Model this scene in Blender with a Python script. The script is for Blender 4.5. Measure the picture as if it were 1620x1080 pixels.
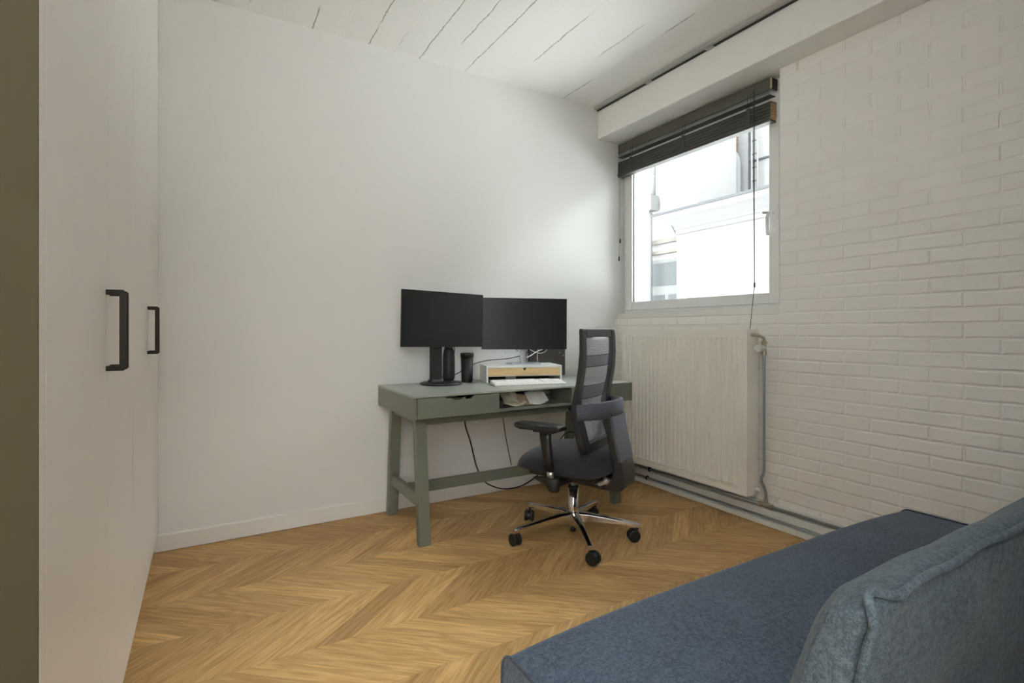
import bpy, bmesh, math, random
from mathutils import Vector, Matrix, noise
R = math.radians
random.seed(7)
SC = bpy.context.scene
COL = SC.collection
for o in list(bpy.data.objects): bpy.data.objects.remove(o)

# ------------------------------------------------------------------ camera, light, exposure
FPX = 822.5
YAW = math.atan2(485.0, 822.5)
cam_d = bpy.data.cameras.new('camera'); cam = bpy.data.objects.new('camera', cam_d); COL.objects.link(cam)
cam.location = (0, 0, 1.05); cam.rotation_euler = (R(90), 0, -YAW)
cam_d.sensor_fit = 'HORIZONTAL'; cam_d.sensor_width = 36.0
cam_d.lens = FPX / 1620 * 36.0; cam_d.shift_y = -18.0 / 1620.0
cam_d.clip_start = 0.02; cam_d.clip_end = 200
SC.camera = cam

SC.view_settings.view_transform = 'Standard'; SC.view_settings.look = 'None'
SC.view_settings.gamma = 1; SC.view_settings.use_curve_mapping = False
SC.view_settings.exposure = 0.22
SC.cycles.max_bounces = 24; SC.cycles.diffuse_bounces = 16; SC.cycles.glossy_bounces = 6; SC.cycles.transparent_max_bounces = 12

W = bpy.data.worlds.new('overcast_sky'); SC.world = W; W.use_nodes = True
bgn = W.node_tree.nodes['Background']; bgn.inputs[0].default_value = (0.91, 0.97, 1.0, 1); bgn.inputs[1].default_value = 17.5

def lamp(name, kind, loc, rot, energy, color=(1, 1, 1), **kw):
    d = bpy.data.lights.new(name, kind); d.energy = energy; d.color = color
    for k, v in kw.items(): setattr(d, k, v)
    o = bpy.data.objects.new(name, d); COL.objects.link(o); o.location = loc; o.rotation_euler = rot
    return o
# window portal: only guides sampling of the sky
pd = lamp('window_portal', 'AREA', (2.93, 2.32, 1.80), (0, R(90), 0), 1.0, shape='RECTANGLE', size=1.3, size_y=1.3)
pd.data.cycles.is_portal = True
# added soft fill lamp behind the camera, lifting the far walls
lamp('rear_door_daylight', 'AREA', (-0.40, -0.135, 1.76), (R(90), 0, R(190)), 150.0, (0.96, 0.985, 1.0), shape='RECTANGLE', size=0.66, size_y=0.95)

# ------------------------------------------------------------------ materials
def newmat(name):
    m = bpy.data.materials.new(name); m.use_nodes = True
    nt = m.node_tree; b = nt.nodes['Principled BSDF']
    return m, nt, b
def N(nt, t, **kw):
    n = nt.nodes.new(t)
    for k, v in kw.items(): setattr(n, k, v)
    return n
def L(nt, a, b): nt.links.new(a, b)
def setin(nt, sock, v):
    if v is None: return
    if hasattr(v, 'is_output'): nt.links.new(v, sock)
    else: sock.default_value = v
def MA(nt, op, a, b=None, c=None):
    n = nt.nodes.new('ShaderNodeMath'); n.operation = op
    for i, v in enumerate((a, b, c)): setin(nt, n.inputs[i], v)
    return n.outputs[0]
def mixc(nt, f, a, b, mode='MIX'):
    n = nt.nodes.new('ShaderNodeMix'); n.data_type = 'RGBA'; n.blend_type = mode
    setin(nt, n.inputs[0], f)
    for i, v in ((6, a), (7, b)):
        if isinstance(v, tuple): v = (*v[:3], 1)
        setin(nt, n.inputs[i], v)
    return n.outputs[2]
def noise_tex(nt, vec, scale, detail=3, rough=0.5):
    n = N(nt, 'ShaderNodeTexNoise'); n.inputs['Scale'].default_value = scale
    n.inputs['Detail'].default_value = detail; n.inputs['Roughness'].default_value = rough
    if vec is not None: L(nt, vec, n.inputs['Vector'])
    return n.outputs[0]
def bump(nt, b, h, strength, dist):
    n = N(nt, 'ShaderNodeBump'); n.inputs['Strength'].default_value = strength; n.inputs['Distance'].default_value = dist
    L(nt, h, n.inputs['Height']); L(nt, n.outputs[0], b.inputs['Normal']); return n
def ramp(nt, v, a, b):
    n = N(nt, 'ShaderNodeMapRange'); n.interpolation_type = 'SMOOTHSTEP'
    setin(nt, n.inputs[0], v); n.inputs[1].default_value = a; n.inputs[2].default_value = b
    return n.outputs[0]
def plain(name, col, rough=0.5, metal=0.0, nscale=60, var=0.05, bstr=0.05, spec=0.5, sheen=0.0, coat=0.0):
    m, nt, b = newmat(name)
    tc = N(nt, 'ShaderNodeTexCoord')
    nz = noise_tex(nt, tc.outputs['Object'], nscale, 4)
    lo = tuple(c * (1 - var) for c in col); hi = tuple(min(1, c * (1 + var)) for c in col)
    L(nt, mixc(nt, nz, lo, hi), b.inputs['Base Color'])
    b.inputs['Roughness'].default_value = rough; b.inputs['Metallic'].default_value = metal
    b.inputs['Specular IOR Level'].default_value = spec
    b.inputs['Sheen Weight'].default_value = sheen; b.inputs['Coat Weight'].default_value = coat
    if bstr: bump(nt, b, nz, bstr, 0.001)
    return m
def fabric(name, c1, c2, scale=700, bstr=0.4, rough=0.95, sheen=0.25, blotch=6, dist=0.0012):
    m, nt, b = newmat(name)
    tc = N(nt, 'ShaderNodeTexCoord')
    a = noise_tex(nt, tc.outputs['Object'], scale, 2)
    c = noise_tex(nt, tc.outputs['Object'], scale * 0.25, 3)
    d = noise_tex(nt, tc.outputs['Object'], blotch, 3)
    f = MA(nt, 'ADD', MA(nt, 'MULTIPLY', a, 0.55), MA(nt, 'MULTIPLY', c, 0.45))
    f = ramp(nt, f, 0.36, 0.64)
    col = mixc(nt, f, c1, c2)
    col = mixc(nt, MA(nt, 'MULTIPLY', ramp(nt, d, 0.3, 0.7), 0.18), col, tuple(x * 1.35 for x in c2))
    L(nt, col, b.inputs['Base Color']); b.inputs['Roughness'].default_value = rough
    b.inputs['Sheen Weight'].default_value = sheen; b.inputs['Specular IOR Level'].default_value = 0.08
    bump(nt, b, f, bstr, dist)
    return m

WALLC = (0.66, 0.655, 0.64)
def mat_wall():
    m, nt, b = newmat('painted_plaster')
    tc = N(nt, 'ShaderNodeTexCoord')
    n1 = noise_tex(nt, tc.outputs['Object'], 2.0, 3); n2 = noise_tex(nt, tc.outputs['Object'], 90, 4)
    L(nt, mixc(nt, n1, (0.715, 0.715, 0.70), (0.735, 0.735, 0.72)), b.inputs['Base Color'])
    b.inputs['Roughness'].default_value = 0.75; b.inputs['Specular IOR Level'].default_value = 0.25
    bump(nt, b, n2, 0.12, 0.001)
    return m
def mat_brick():
    m, nt, b = newmat('painted_brick')
    tc = N(nt, 'ShaderNodeTexCoord'); sp = N(nt, 'ShaderNodeSeparateXYZ'); L(nt, tc.outputs['Object'], sp.inputs[0])
    wob = noise_tex(nt, tc.outputs['Object'], 9, 3)
    wobz = MA(nt, 'MULTIPLY', MA(nt, 'SUBTRACT', wob, 0.5), 0.010)
    z = MA(nt, 'DIVIDE', MA(nt, 'ADD', MA(nt, 'ADD', sp.outputs[2], wobz), 10 * 0.0626 - 1.017 + 20 * 0.0626), 0.0626)
    row = MA(nt, 'FLOOR', z); fz = MA(nt, 'FRACT', z)
    par = MA(nt, 'MODULO', row, 2.0)
    y = MA(nt, 'DIVIDE', MA(nt, 'ADD', MA(nt, 'ADD', sp.outputs[1], wobz), 40 * 0.229 - 0.7716), 0.229)
    y = MA(nt, 'ADD', y, MA(nt, 'MULTIPLY', MA(nt, 'SUBTRACT', 1.0, par), 0.5))
    fy = MA(nt, 'FRACT', y); bi = MA(nt, 'FLOOR', y)
    dz = MA(nt, 'MULTIPLY', MA(nt, 'MINIMUM', fz, MA(nt, 'SUBTRACT', 1.0, fz)), 0.0626)
    dy = MA(nt, 'MULTIPLY', MA(nt, 'MINIMUM', fy, MA(nt, 'SUBTRACT', 1.0, fy)), 0.229)
    n3 = noise_tex(nt, tc.outputs['Object'], 30, 4)
    wz = MA(nt, 'ADD', dz, MA(nt, 'MULTIPLY', MA(nt, 'SUBTRACT', n3, 0.5), 0.004))
    wy = MA(nt, 'ADD', dy, MA(nt, 'MULTIPLY', MA(nt, 'SUBTRACT', n3, 0.5), 0.004))
    hz = ramp(nt, wz, 0.0015, 0.0085); hy = ramp(nt, wy, 0.0015, 0.0085)
    # bed joints are filled more with paint higher up; perpends stay
    up = ramp(nt, sp.outputs[2], 1.15, 2.1)
    hz = MA(nt, 'MAXIMUM', hz, MA(nt, 'MULTIPLY', up, 0.82))
    h = MA(nt, 'MINIMUM', hz, hy)
    cb = N(nt, 'ShaderNodeCombineXYZ'); L(nt, row, cb.inputs[0]); L(nt, bi, cb.inputs[1])
    wn = N(nt, 'ShaderNodeTexWhiteNoise', noise_dimensions='2D'); L(nt, cb.outputs[0], wn.inputs['Vector'])
    lump = noise_tex(nt, tc.outputs['Object'], 14, 5)
    fill = ramp(nt, noise_tex(nt, tc.outputs['Object'], 3.2, 3), 0.35, 0.62)
    hh = MA(nt, 'ADD', MA(nt, 'MULTIPLY', h, MA(nt, 'ADD', 0.40, MA(nt, 'MULTIPLY', fill, 0.50))), MA(nt, 'ADD', MA(nt, 'MULTIPLY', wn.outputs[0], 0.12), MA(nt, 'MULTIPLY', lump, 0.35)))
    hh = MA(nt, 'ADD', hh, MA(nt, 'MULTIPLY', noise_tex(nt, tc.outputs['Object'], 220, 3), 0.05))
    col = mixc(nt, wn.outputs[0], (0.84, 0.82, 0.785), (0.865, 0.845, 0.81))
    L(nt, col, b.inputs['Base Color']); b.inputs['Roughness'].default_value = 0.55; b.inputs['Specular IOR Level'].default_value = 0.35
    bump(nt, b, hh, 0.75, 0.006)
    return m
def mat_ceiling():
    m, nt, b = newmat('board_marked_concrete')
    tc = N(nt, 'ShaderNodeTexCoord'); sp = N(nt, 'ShaderNodeSeparateXYZ'); L(nt, tc.outputs['Object'], sp.inputs[0])
    wob = noise_tex(nt, tc.outputs['Object'], 7, 5, 0.65)
    x = MA(nt, 'ADD', sp.outputs[0], MA(nt, 'MULTIPLY', MA(nt, 'SUBTRACT', wob, 0.5), 0.030))
    u = MA(nt, 'DIVIDE', MA(nt, 'SUBTRACT', x, 0.345 - 10 * 0.152), 0.152)
    fi = MA(nt, 'FLOOR', MA(nt, 'ADD', u, 0.5))
    d = MA(nt, 'MULTIPLY', MA(nt, 'ABSOLUTE', MA(nt, 'SUBTRACT', u, fi)), 0.152)
    cb = N(nt, 'ShaderNodeCombineXYZ'); L(nt, MA(nt, 'MULTIPLY', fi, 7.3), cb.inputs[0])
    L(nt, MA(nt, 'MULTIPLY', sp.outputs[1], 1.0), cb.inputs[1])
    gate = noise_tex(nt, cb.outputs[0], 2.3, 2)
    wnl = N(nt, 'ShaderNodeTexWhiteNoise', noise_dimensions='1D'); L(nt, fi, wnl.inputs['W'])
    gate = MA(nt, 'ADD', gate, MA(nt, 'MULTIPLY', MA(nt, 'SUBTRACT', wnl.outputs[0], 0.5), 0.25))
    g1 = ramp(nt, gate, 0.51, 0.60)
    n3 = noise_tex(nt, tc.outputs['Object'], 60, 5, 0.7)
    wd = MA(nt, 'ADD', 0.0005, MA(nt, 'MULTIPLY', MA(nt, 'MULTIPLY', n3, n3), 0.018))
    line = MA(nt, 'SUBTRACT', 1.0, ramp(nt, MA(nt, 'DIVIDE', d, wd), 0.25, 0.9))
    crack = MA(nt, 'MULTIPLY', line, g1)
    ridge = MA(nt, 'SUBTRACT', 1.0, ramp(nt, d, 0.0, 0.004))
    base = mixc(nt, noise_tex(nt, tc.outputs['Object'], 3, 4), (0.79, 0.79, 0.772), (0.815, 0.815, 0.797))
    pit = ramp(nt, noise_tex(nt, tc.outputs['Object'], 26, 5, 0.7), 0.70, 0.76)
    col = mixc(nt, MA(nt, 'MULTIPLY', crack, 0.75), base, (0.22, 0.21, 0.19))
    col = mixc(nt, MA(nt, 'MULTIPLY', pit, 0.35), col, (0.3, 0.29, 0.27))
    L(nt, col, b.inputs['Base Color']); b.inputs['Roughness'].default_value = 0.7; b.inputs['Specular IOR Level'].default_value = 0.3
    h = MA(nt, 'ADD', MA(nt, 'MULTIPLY', crack, -1.0), MA(nt, 'ADD', MA(nt, 'MULTIPLY', ridge, 0.25), MA(nt, 'MULTIPLY', noise_tex(nt, tc.outputs['Object'], 18, 5), 0.45)))
    bump(nt, b, h, 0.5, 0.004)
    return m
def mat_floor():
    m, nt, b = newmat('oak_chevron')
    tc = N(nt, 'ShaderNodeTexCoord'); sp = N(nt, 'ShaderNodeSeparateXYZ'); L(nt, tc.outputs['Object'], sp.inputs[0])
    X, Y = sp.outputs[0], sp.outputs[1]
    P = 0.2945
    v = MA(nt, 'DIVIDE', MA(nt, 'SUBTRACT', Y, 1.515 - 10 * P), P)
    row = MA(nt, 'FLOOR', v); fr = MA(nt, 'FRACT', v)
    par = MA(nt, 'MODULO', row, 2.0)                      # 0 : planks fall to the right, 1 : rise to the right
    sgn = MA(nt, 'SUBTRACT', MA(nt, 'MULTIPLY', par, 2.0), 1.0)
    ta = math.tan(R(40.0))
    off = MA(nt, 'MULTIPLY', MA(nt, 'MULTIPLY', MA(nt, 'SUBTRACT', fr, 0.5), P / ta), sgn)
    w = MA(nt, 'DIVIDE', MA(nt, 'ADD', MA(nt, 'SUBTRACT', X, off), 5.0 + 0.013), 0.1195)
    idx = MA(nt, 'FLOOR', w); fw = MA(nt, 'FRACT', w)
    cb = N(nt, 'ShaderNodeCombineXYZ'); L(nt, row, cb.inputs[0]); L(nt, idx, cb.inputs[1])
    wn = N(nt, 'ShaderNodeTexWhiteNoise', noise_dimensions='2D'); L(nt, cb.outputs[0], wn.inputs['Vector'])
    rnd = wn.outputs[0]
    s4, c4 = math.sin(R(40)), math.cos(R(40))
    along = MA(nt, 'ADD', MA(nt, 'MULTIPLY', X, c4), MA(nt, 'MULTIPLY', MA(nt, 'MULTIPLY', Y, s4), sgn))
    across = MA(nt, 'SUBTRACT', MA(nt, 'MULTIPLY', Y, c4), MA(nt, 'MULTIPLY', MA(nt, 'MULTIPLY', X, s4), sgn))
    g = N(nt, 'ShaderNodeCombineXYZ')
    L(nt, MA(nt, 'ADD', MA(nt, 'MULTIPLY', along, 3.0), MA(nt, 'MULTIPLY', rnd, 40.0)), g.inputs[0])
    L(nt, MA(nt, 'MULTIPLY', across, 55.0), g.inputs[1]); L(nt, MA(nt, 'MULTIPLY', rnd, 17.0), g.inputs[2])
    fine = noise_tex(nt, g.outputs[0], 1.6, 6, 0.6)
    g2 = N(nt, 'ShaderNodeCombineXYZ')
    L(nt, MA(nt, 'ADD', MA(nt, 'MULTIPLY', along, 1.8), MA(nt, 'MULTIPLY', rnd, 23.0)), g2.inputs[0])
    L(nt, MA(nt, 'MULTIPLY', across, 11.0), g2.inputs[1]); L(nt, MA(nt, 'MULTIPLY', rnd, 9.0), g2.inputs[2])
    cath = noise_tex(nt, g2.outputs[0], 1.0, 2, 0.4)
    ringv = MA(nt, 'FRACT', MA(nt, 'MULTIPLY', cath, 11.0))
    ring = MA(nt, 'ABSOLUTE', MA(nt, 'SUBTRACT', ringv, 0.5))
    t = MA(nt, 'ADD', MA(nt, 'MULTIPLY', ramp(nt, fine, 0.25, 0.75), 0.62), MA(nt, 'MULTIPLY', ring, 0.55))
    col = mixc(nt, t, (0.385, 0.215, 0.070), (0.74, 0.50, 0.235))
    tone = mixc(nt, rnd, (0.76, 0.72, 0.66), (1.12, 1.10, 1.07))
    col = mixc(nt, 1.0, col, tone, 'MULTIPLY')
    dw = MA(nt, 'MULTIPLY', MA(nt, 'MINIMUM', fw, MA(nt, 'SUBTRACT', 1.0, fw)), 0.1195 * s4)
    df = MA(nt, 'MULTIPLY', MA(nt, 'MINIMUM', fr, MA(nt, 'SUBTRACT', 1.0, fr)), P)
    edge = MA(nt, 'SUBTRACT', 1.0, ramp(nt, MA(nt, 'MINIMUM', dw, df), 0.0002, 0.0012))
    col = mixc(nt, MA(nt, 'MULTIPLY', edge, 0.45), col, (0.14, 0.075, 0.03))
    L(nt, col, b.inputs['Base Color'])
    L(nt, MA(nt, 'ADD', 0.40, MA(nt, 'MULTIPLY', fine, 0.16)), b.inputs['Roughness'])
    b.inputs['Specular IOR Level'].default_value = 0.35
    bump(nt, b, MA(nt, 'SUBTRACT', MA(nt, 'MULTIPLY', fine, 0.3), edge), 0.25, 0.0008)
    return m
def mat_chairmesh():
    m, nt, b = newmat('chair_mesh_fabric')
    tc = N(nt, 'ShaderNodeTexCoord'); sp = N(nt, 'ShaderNodeSeparateXYZ'); L(nt, tc.outputs['Object'], sp.inputs[0])
    z = sp.outputs[2]
    rib = MA(nt, 'ABSOLUTE', MA(nt, 'SUBTRACT', MA(nt, 'FRACT', MA(nt, 'MULTIPLY', z, 150.0)), 0.5))
    b1 = MA(nt, 'MULTIPLY', ramp(nt, z, 0.872, 0.876), MA(nt, 'SUBTRACT', 1.0, ramp(nt, z, 0.926, 0.930)))
    b2 = MA(nt, 'MULTIPLY', ramp(nt, z, 0.718, 0.722), MA(nt, 'SUBTRACT', 1.0, ramp(nt, z, 0.780, 0.784)))
    b3 = MA(nt, 'SUBTRACT', 1.0, ramp(nt, z, 0.690, 0.694))
    band = MA(nt, 'MAXIMUM', b1, b2)
    line = MA(nt, 'MAXIMUM', *[MA(nt, 'LESS_THAN', MA(nt, 'ABSOLUTE', MA(nt, 'SUBTRACT', z, q)), 0.0016) for q in (0.928, 0.874)])
    line = MA(nt, 'MAXIMUM', line, MA(nt, 'MAXIMUM', *[MA(nt, 'LESS_THAN', MA(nt, 'ABSOLUTE', MA(nt, 'SUBTRACT', z, q)), 0.0016) for q in (0.782, 0.720)]))
    cl = mixc(nt, ramp(nt, rib, 0.1, 0.4), (0.22, 0.22, 0.235), (0.50, 0.51, 0.55))
    col = mixc(nt, band, cl, (0.17, 0.175, 0.20))
    col = mixc(nt, line, col, (0.02, 0.02, 0.022))
    L(nt, col, b.inputs['Base Color']); b.inputs['Roughness'].default_value = 0.7
    hole = MA(nt, 'MULTIPLY', MA(nt, 'MULTIPLY', MA(nt, 'LESS_THAN', rib, 0.17), MA(nt, 'SUBTRACT', 1.0, band)), 0.7)
    L(nt, MA(nt, 'SUBTRACT', 1.0, hole), b.inputs['Alpha'])
    return m
def mat_ext_brick():
    m, nt, b = newmat('orange_brick_pilaster')
    tc = N(nt, 'ShaderNodeTexCoord'); sp = N(nt, 'ShaderNodeSeparateXYZ'); L(nt, tc.outputs['Object'], sp.inputs[0])
    f = MA(nt, 'FRACT', MA(nt, 'DIVIDE', sp.outputs[2], 0.075))
    L(nt, mixc(nt, MA(nt, 'LESS_THAN', f, 0.22), (0.080, 0.042, 0.030), (0.10, 0.083, 0.073)), b.inputs['Base Color']); b.inputs['Roughness'].default_value = 0.9
    return m
def mat_glass():
    m = bpy.data.materials.new('window_glass'); m.use_nodes = True; nt = m.node_tree
    nt.nodes.remove(nt.nodes['Principled BSDF'])
    out = nt.nodes['Material Output']
    tr = N(nt, 'ShaderNodeBsdfTransparent'); tr.inputs[0].default_value = (0.97, 0.98, 0.975, 1)
    gl = N(nt, 'ShaderNodeBsdfGlossy'); gl.inputs['Roughness'].default_value = 0.02
    fr = N(nt, 'ShaderNodeFresnel'); fr.inputs[0].default_value = 1.3
    mx = N(nt, 'ShaderNodeMixShader'); L(nt, fr.outputs[0], mx.inputs[0]); L(nt, tr.outputs[0], mx.inputs[1]); L(nt, gl.outputs[0], mx.inputs[2])
    L(nt, mx.outputs[0], out.inputs[0])
    return m
def mat_wood(name, c1, c2, axis=0, scale=1.0):
    m, nt, b = newmat(name)
    tc = N(nt, 'ShaderNodeTexCoord'); mp = N(nt, 'ShaderNodeMapping'); L(nt, tc.outputs['Object'], mp.inputs[0])
    s = [40 * scale] * 3; s[axis] = 4 * scale; mp.inputs['Scale'].default_value = s
    n = noise_tex(nt, mp.outputs[0], 1.5, 4)
    L(nt, mixc(nt, ramp(nt, n, 0.3, 0.7), c1, c2), b.inputs['Base Color']); b.inputs['Roughness'].default_value = 0.5
    return m

M = dict(
    wall=mat_wall(), brick=mat_brick(), ceil=mat_ceiling(), floor=mat_floor(), glass=mat_glass(),
    trim=plain('satin_white_trim', (0.75, 0.74, 0.70), 0.45, var=0.03, nscale=20),
    beam=plain('painted_beam', (0.85, 0.845, 0.82), 0.6, nscale=12, var=0.03, bstr=0.35),
    pvc=plain('white_window_frame', (0.78, 0.79, 0.79), 0.3, var=0.02),
    gasket=plain('dark_gasket', (0.05, 0.05, 0.05), 0.6),
    rail=plain('grey_curtain_rail', (0.42, 0.42, 0.40), 0.4),
    slot=plain('dark_slot', (0.03, 0.03, 0.03), 0.6),
    door=plain('white_wardrobe_lacquer', (0.84, 0.805, 0.765), 0.42, nscale=8, var=0.02, bstr=0.03),
    bronze=plain('dark_bronze_handle', (0.022, 0.020, 0.014), 0.55, spec=0.25),
    sagetop=plain('sage_green_desktop', (0.30, 0.32, 0.285), 0.32, nscale=30, var=0.03, bstr=0.0, spec=0.9),  # desk lacquer made lighter: window light on the top painted into the colour
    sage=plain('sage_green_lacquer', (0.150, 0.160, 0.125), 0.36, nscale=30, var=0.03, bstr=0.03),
    screen=plain('matte_black_screen', (0.012, 0.014, 0.013), 0.34, nscale=300, var=0.02, bstr=0.0, spec=0.5),
    blackp=plain('black_plastic', (0.010, 0.011, 0.0105), 0.42, var=0.1),
    blackm=plain('black_matte_plastic', (0.008, 0.009, 0.0085), 0.55, var=0.1),
    chairpl=plain('chair_frame_plastic', (0.018, 0.019, 0.021), 0.36, var=0.05, nscale=200),
    silver=plain('silver_aluminium', (0.62, 0.63, 0.65), 0.3, metal=0.85, var=0.02),
    alu=plain('polished_aluminium', (0.78, 0.77, 0.76), 0.14, metal=1.0, var=0.02, bstr=0.0),
    whitep=plain('white_plastic', (0.74, 0.74, 0.73), 0.35, var=0.02),
    keys=plain('white_key_caps', (0.80, 0.80, 0.79), 0.4, var=0.02),
    bamboo=mat_wood('pale_birch_drawer', (0.60, 0.42, 0.20), (0.70, 0.52, 0.28), 0),
    brownb=plain('dark_brown_board', (0.060, 0.048, 0.041), 0.5, nscale=25, var=0.1),
    radi=plain('cream_radiator_enamel', (0.86, 0.84, 0.77), 0.20, var=0.02, nscale=10),
    pipe=plain('zinc_grey_pipe', (0.36, 0.38, 0.38), 0.35, metal=0.55, var=0.1),
    taupe=plain('taupe_end_panel', (0.060, 0.050, 0.030), 0.8, spec=0.1, var=0.03, nscale=10),  # taupe darkened so the panel's shade holds against the rear fill
    darkwall=plain('dark_green_wall_paint', (0.035, 0.042, 0.04), 0.8),  # invented dark tone that cuts bounced light on the cushion back
    brass=plain('dull_brass_fitting', (0.42, 0.38, 0.28), 0.4, metal=0.5, var=0.1),
    blind=mat_wood('dark_grey_slat', (0.050, 0.050, 0.044), (0.075, 0.074, 0.066), 1),
    valance=plain('dark_taupe_valance', (0.085, 0.082, 0.068), 0.35, var=0.05, nscale=15),
    slatend=plain('bare_wood_slat_end', (0.55, 0.38, 0.20), 0.7, var=0.1),
    brasst=plain('gold_edge_trim', (0.55, 0.47, 0.22), 0.35, metal=0.6),
    cord=plain('grey_cord', (0.045, 0.045, 0.042), 0.8),
    cable=plain('black_cable', (0.012, 0.012, 0.012), 0.5),
    wcable=plain('white_cable', (0.72, 0.72, 0.71), 0.5),
    seatf=fabric('dark_seat_fabric', (0.020, 0.020, 0.024), (0.040, 0.041, 0.048), 900, 0.15, sheen=0.12),
    lumbf=fabric('slate_cover_fabric', (0.055, 0.058, 0.074), (0.110, 0.114, 0.142), 1200, 0.15, sheen=0.15),
    navy=fabric('navy_wool_fabric', (0.030, 0.046, 0.074), (0.086, 0.116, 0.160), 420, 0.3, sheen=0.15, blotch=5),
    denim=fabric('blue_grey_cushion_fabric', (0.040, 0.055, 0.068), (0.098, 0.126, 0.148), 420, 0.22, sheen=0.1, blotch=9),
    piping=fabric('dark_piping_fabric', (0.020, 0.030, 0.045), (0.04, 0.055, 0.075), 500, 0.3),
    chairmesh=mat_chairmesh(),
    paperw=plain('white_paper', (0.48, 0.48, 0.47), 0.8), paperc=plain('cream_paper', (0.50, 0.47, 0.34), 0.8, nscale=25, var=0.25),
    card=plain('tan_card', (0.36, 0.26, 0.16), 0.8), darkbox=plain('black_box_card', (0.03, 0.03, 0.03), 0.6),
    fac=plain('white_stucco', (0.085, 0.083, 0.082), 0.9, nscale=3, var=0.03, spec=0.1), fac2=plain('far_white_stucco', (0.13, 0.127, 0.125), 0.9, nscale=3, var=0.03, spec=0.1), beige=plain('beige_render', (0.075, 0.068, 0.060), 0.9, spec=0.1, nscale=1.5, var=0.08),
    facg=plain('grey_lead_flashing', (0.036, 0.036, 0.038), 0.8, spec=0.1), duct=plain('galvanised_duct', (0.098, 0.098, 0.098), 0.8, spec=0.1),
    extbrick=mat_ext_brick(), extdark=plain('dim_window_pane', (0.032, 0.034, 0.035), 0.4, spec=0.1), extgrey=plain('grey_paintwork', (0.075, 0.075, 0.073), 0.8, spec=0.1),
    ground=plain('paving', (0.88, 0.87, 0.85), 0.9),  # kept pale to reflect skylight onto beam and ceiling
)

# ------------------------------------------------------------------ geometry helpers
class MB:
    def __init__(s): s.bm = bmesh.new(); s.mi = 0
    def _f(s, faces):
        for f in faces: f.material_index = s.mi
    def box(s, x0, x1, y0, y1, z0, z1, mat=None):
        vs = [s.bm.verts.new((x, y, z)) for z in (z0, z1) for y in (y0, y1) for x in (x0, x1)]
        if mat is not None:
            for v in vs: v.co = mat @ v.co
        q = [(0, 2, 3, 1), (4, 5, 7, 6), (0, 1, 5, 4), (2, 6, 7, 3), (0, 4, 6, 2), (1, 3, 7, 5)]
        s._f([s.bm.faces.new([vs[i] for i in t]) for t in q]); return s
    def hexa(s, lo, hi):
        """two quads (4 points each, same order) joined into a solid"""
        a = [s.bm.verts.new(p) for p in lo]; b = [s.bm.verts.new(p) for p in hi]; n = len(a)
        s._f([s.bm.faces.new(a[::-1]), s.bm.faces.new(b)] + [s.bm.faces.new((a[i], a[(i + 1) % n], b[(i + 1) % n], b[i])) for i in range(n)]); return s
    def loft(s, rings, caps=True, closed=False):
        V = [[s.bm.verts.new(p) for p in r] for r in rings]; n = len(V[0]); fs = []
        m = len(V)
        for i in range(m if closed else m - 1):
            A, B = V[i], V[(i + 1) % m]
            for j in range(n): fs.append(s.bm.faces.new((A[j], A[(j + 1) % n], B[(j + 1) % n], B[j])))
        if caps and not closed: fs += [s.bm.faces.new(V[0][::-1]), s.bm.faces.new(V[-1])]
        s._f(fs); return s
    def tube(s, pts, r, seg=10, closed=False):
        pts = [Vector(p) for p in pts]; n = len(pts); rr = r if isinstance(r, (list, tuple)) else [r] * n
        rings = []; up = Vector((0, 0, 1)); prev = None
        for i, p in enumerate(pts):
            if closed: t = pts[(i + 1) % n] - pts[i - 1]
            else: t = pts[min(i + 1, n - 1)] - pts[max(i - 1, 0)]
            t.normalize()
            if prev is None:
                a = t.cross(up)
                if a.length < 1e-3: a = t.cross(Vector((1, 0, 0)))
            else: a = prev - t * prev.dot(t)
            a.normalize(); prev = a; c = t.cross(a)
            rings.append([p + (a * math.cos(2 * math.pi * k / seg) + c * math.sin(2 * math.pi * k / seg)) * rr[i] for k in range(seg)])
        return s.loft(rings, True, closed)
    def cyl(s, p0, p1, r0, r1=None, seg=20):
        return s.tube([p0, p1], [r0, r0 if r1 is None else r1], seg)
    def lathe(s, prof, c=(0, 0, 0), seg=32):
        rings = [[(c[0] + r * math.cos(2 * math.pi * k / seg), c[1] + r * math.sin(2 * math.pi * k / seg), c[2] + z) for k in range(seg)] for r, z in prof]
        return s.loft(rings)
    def prism(s, poly, ax, a0, a1):
        """poly in the two axes other than ax"""
        def pt(u, v, a): return {0: (a, u, v), 1: (u, a, v), 2: (u, v, a)}[ax]
        return s.hexa([pt(u, v, a0) for u, v in poly], [pt(u, v, a1) for u, v in poly])
    def build(s, name, mats, parent=None, bevel=0, smooth=False, world=False, subsurf=0, kind=None, bseg=2):
        bmesh.ops.recalc_face_normals(s.bm, faces=s.bm.faces[:])
        if world and parent is not None: s.bm.transform(root_matrix(parent).inverted())
        me = bpy.data.meshes.new(name); s.bm.to_mesh(me); s.bm.free()
        if not isinstance(mats, (list, tuple)): mats = [mats]
        for m_ in mats: me.materials.append(m_)
        o = bpy.data.objects.new(name, me); COL.objects.link(o)
        if parent is not None: o.parent = parent
        if smooth: me.shade_smooth()
        if bevel:
            b = o.modifiers.new('bevel', 'BEVEL'); b.width = bevel; b.segments = bseg; b.limit_method = 'ANGLE'; b.angle_limit = R(35); b.harden_normals = False
            if not smooth: me.shade_smooth(); 
            w = o.modifiers.new('wn', 'WEIGHTED_NORMAL'); w.keep_sharp = True
        if subsurf:
            m_ = o.modifiers.new('subsurf', 'SUBSURF'); m_.levels = subsurf; m_.render_levels = subsurf
        if kind: o['kind'] = kind
        return o
def root_matrix(o):
    m = Matrix.Translation(o.location) @ o.rotation_euler.to_matrix().to_4x4()
    return root_matrix(o.parent) @ m if o.parent else m
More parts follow.
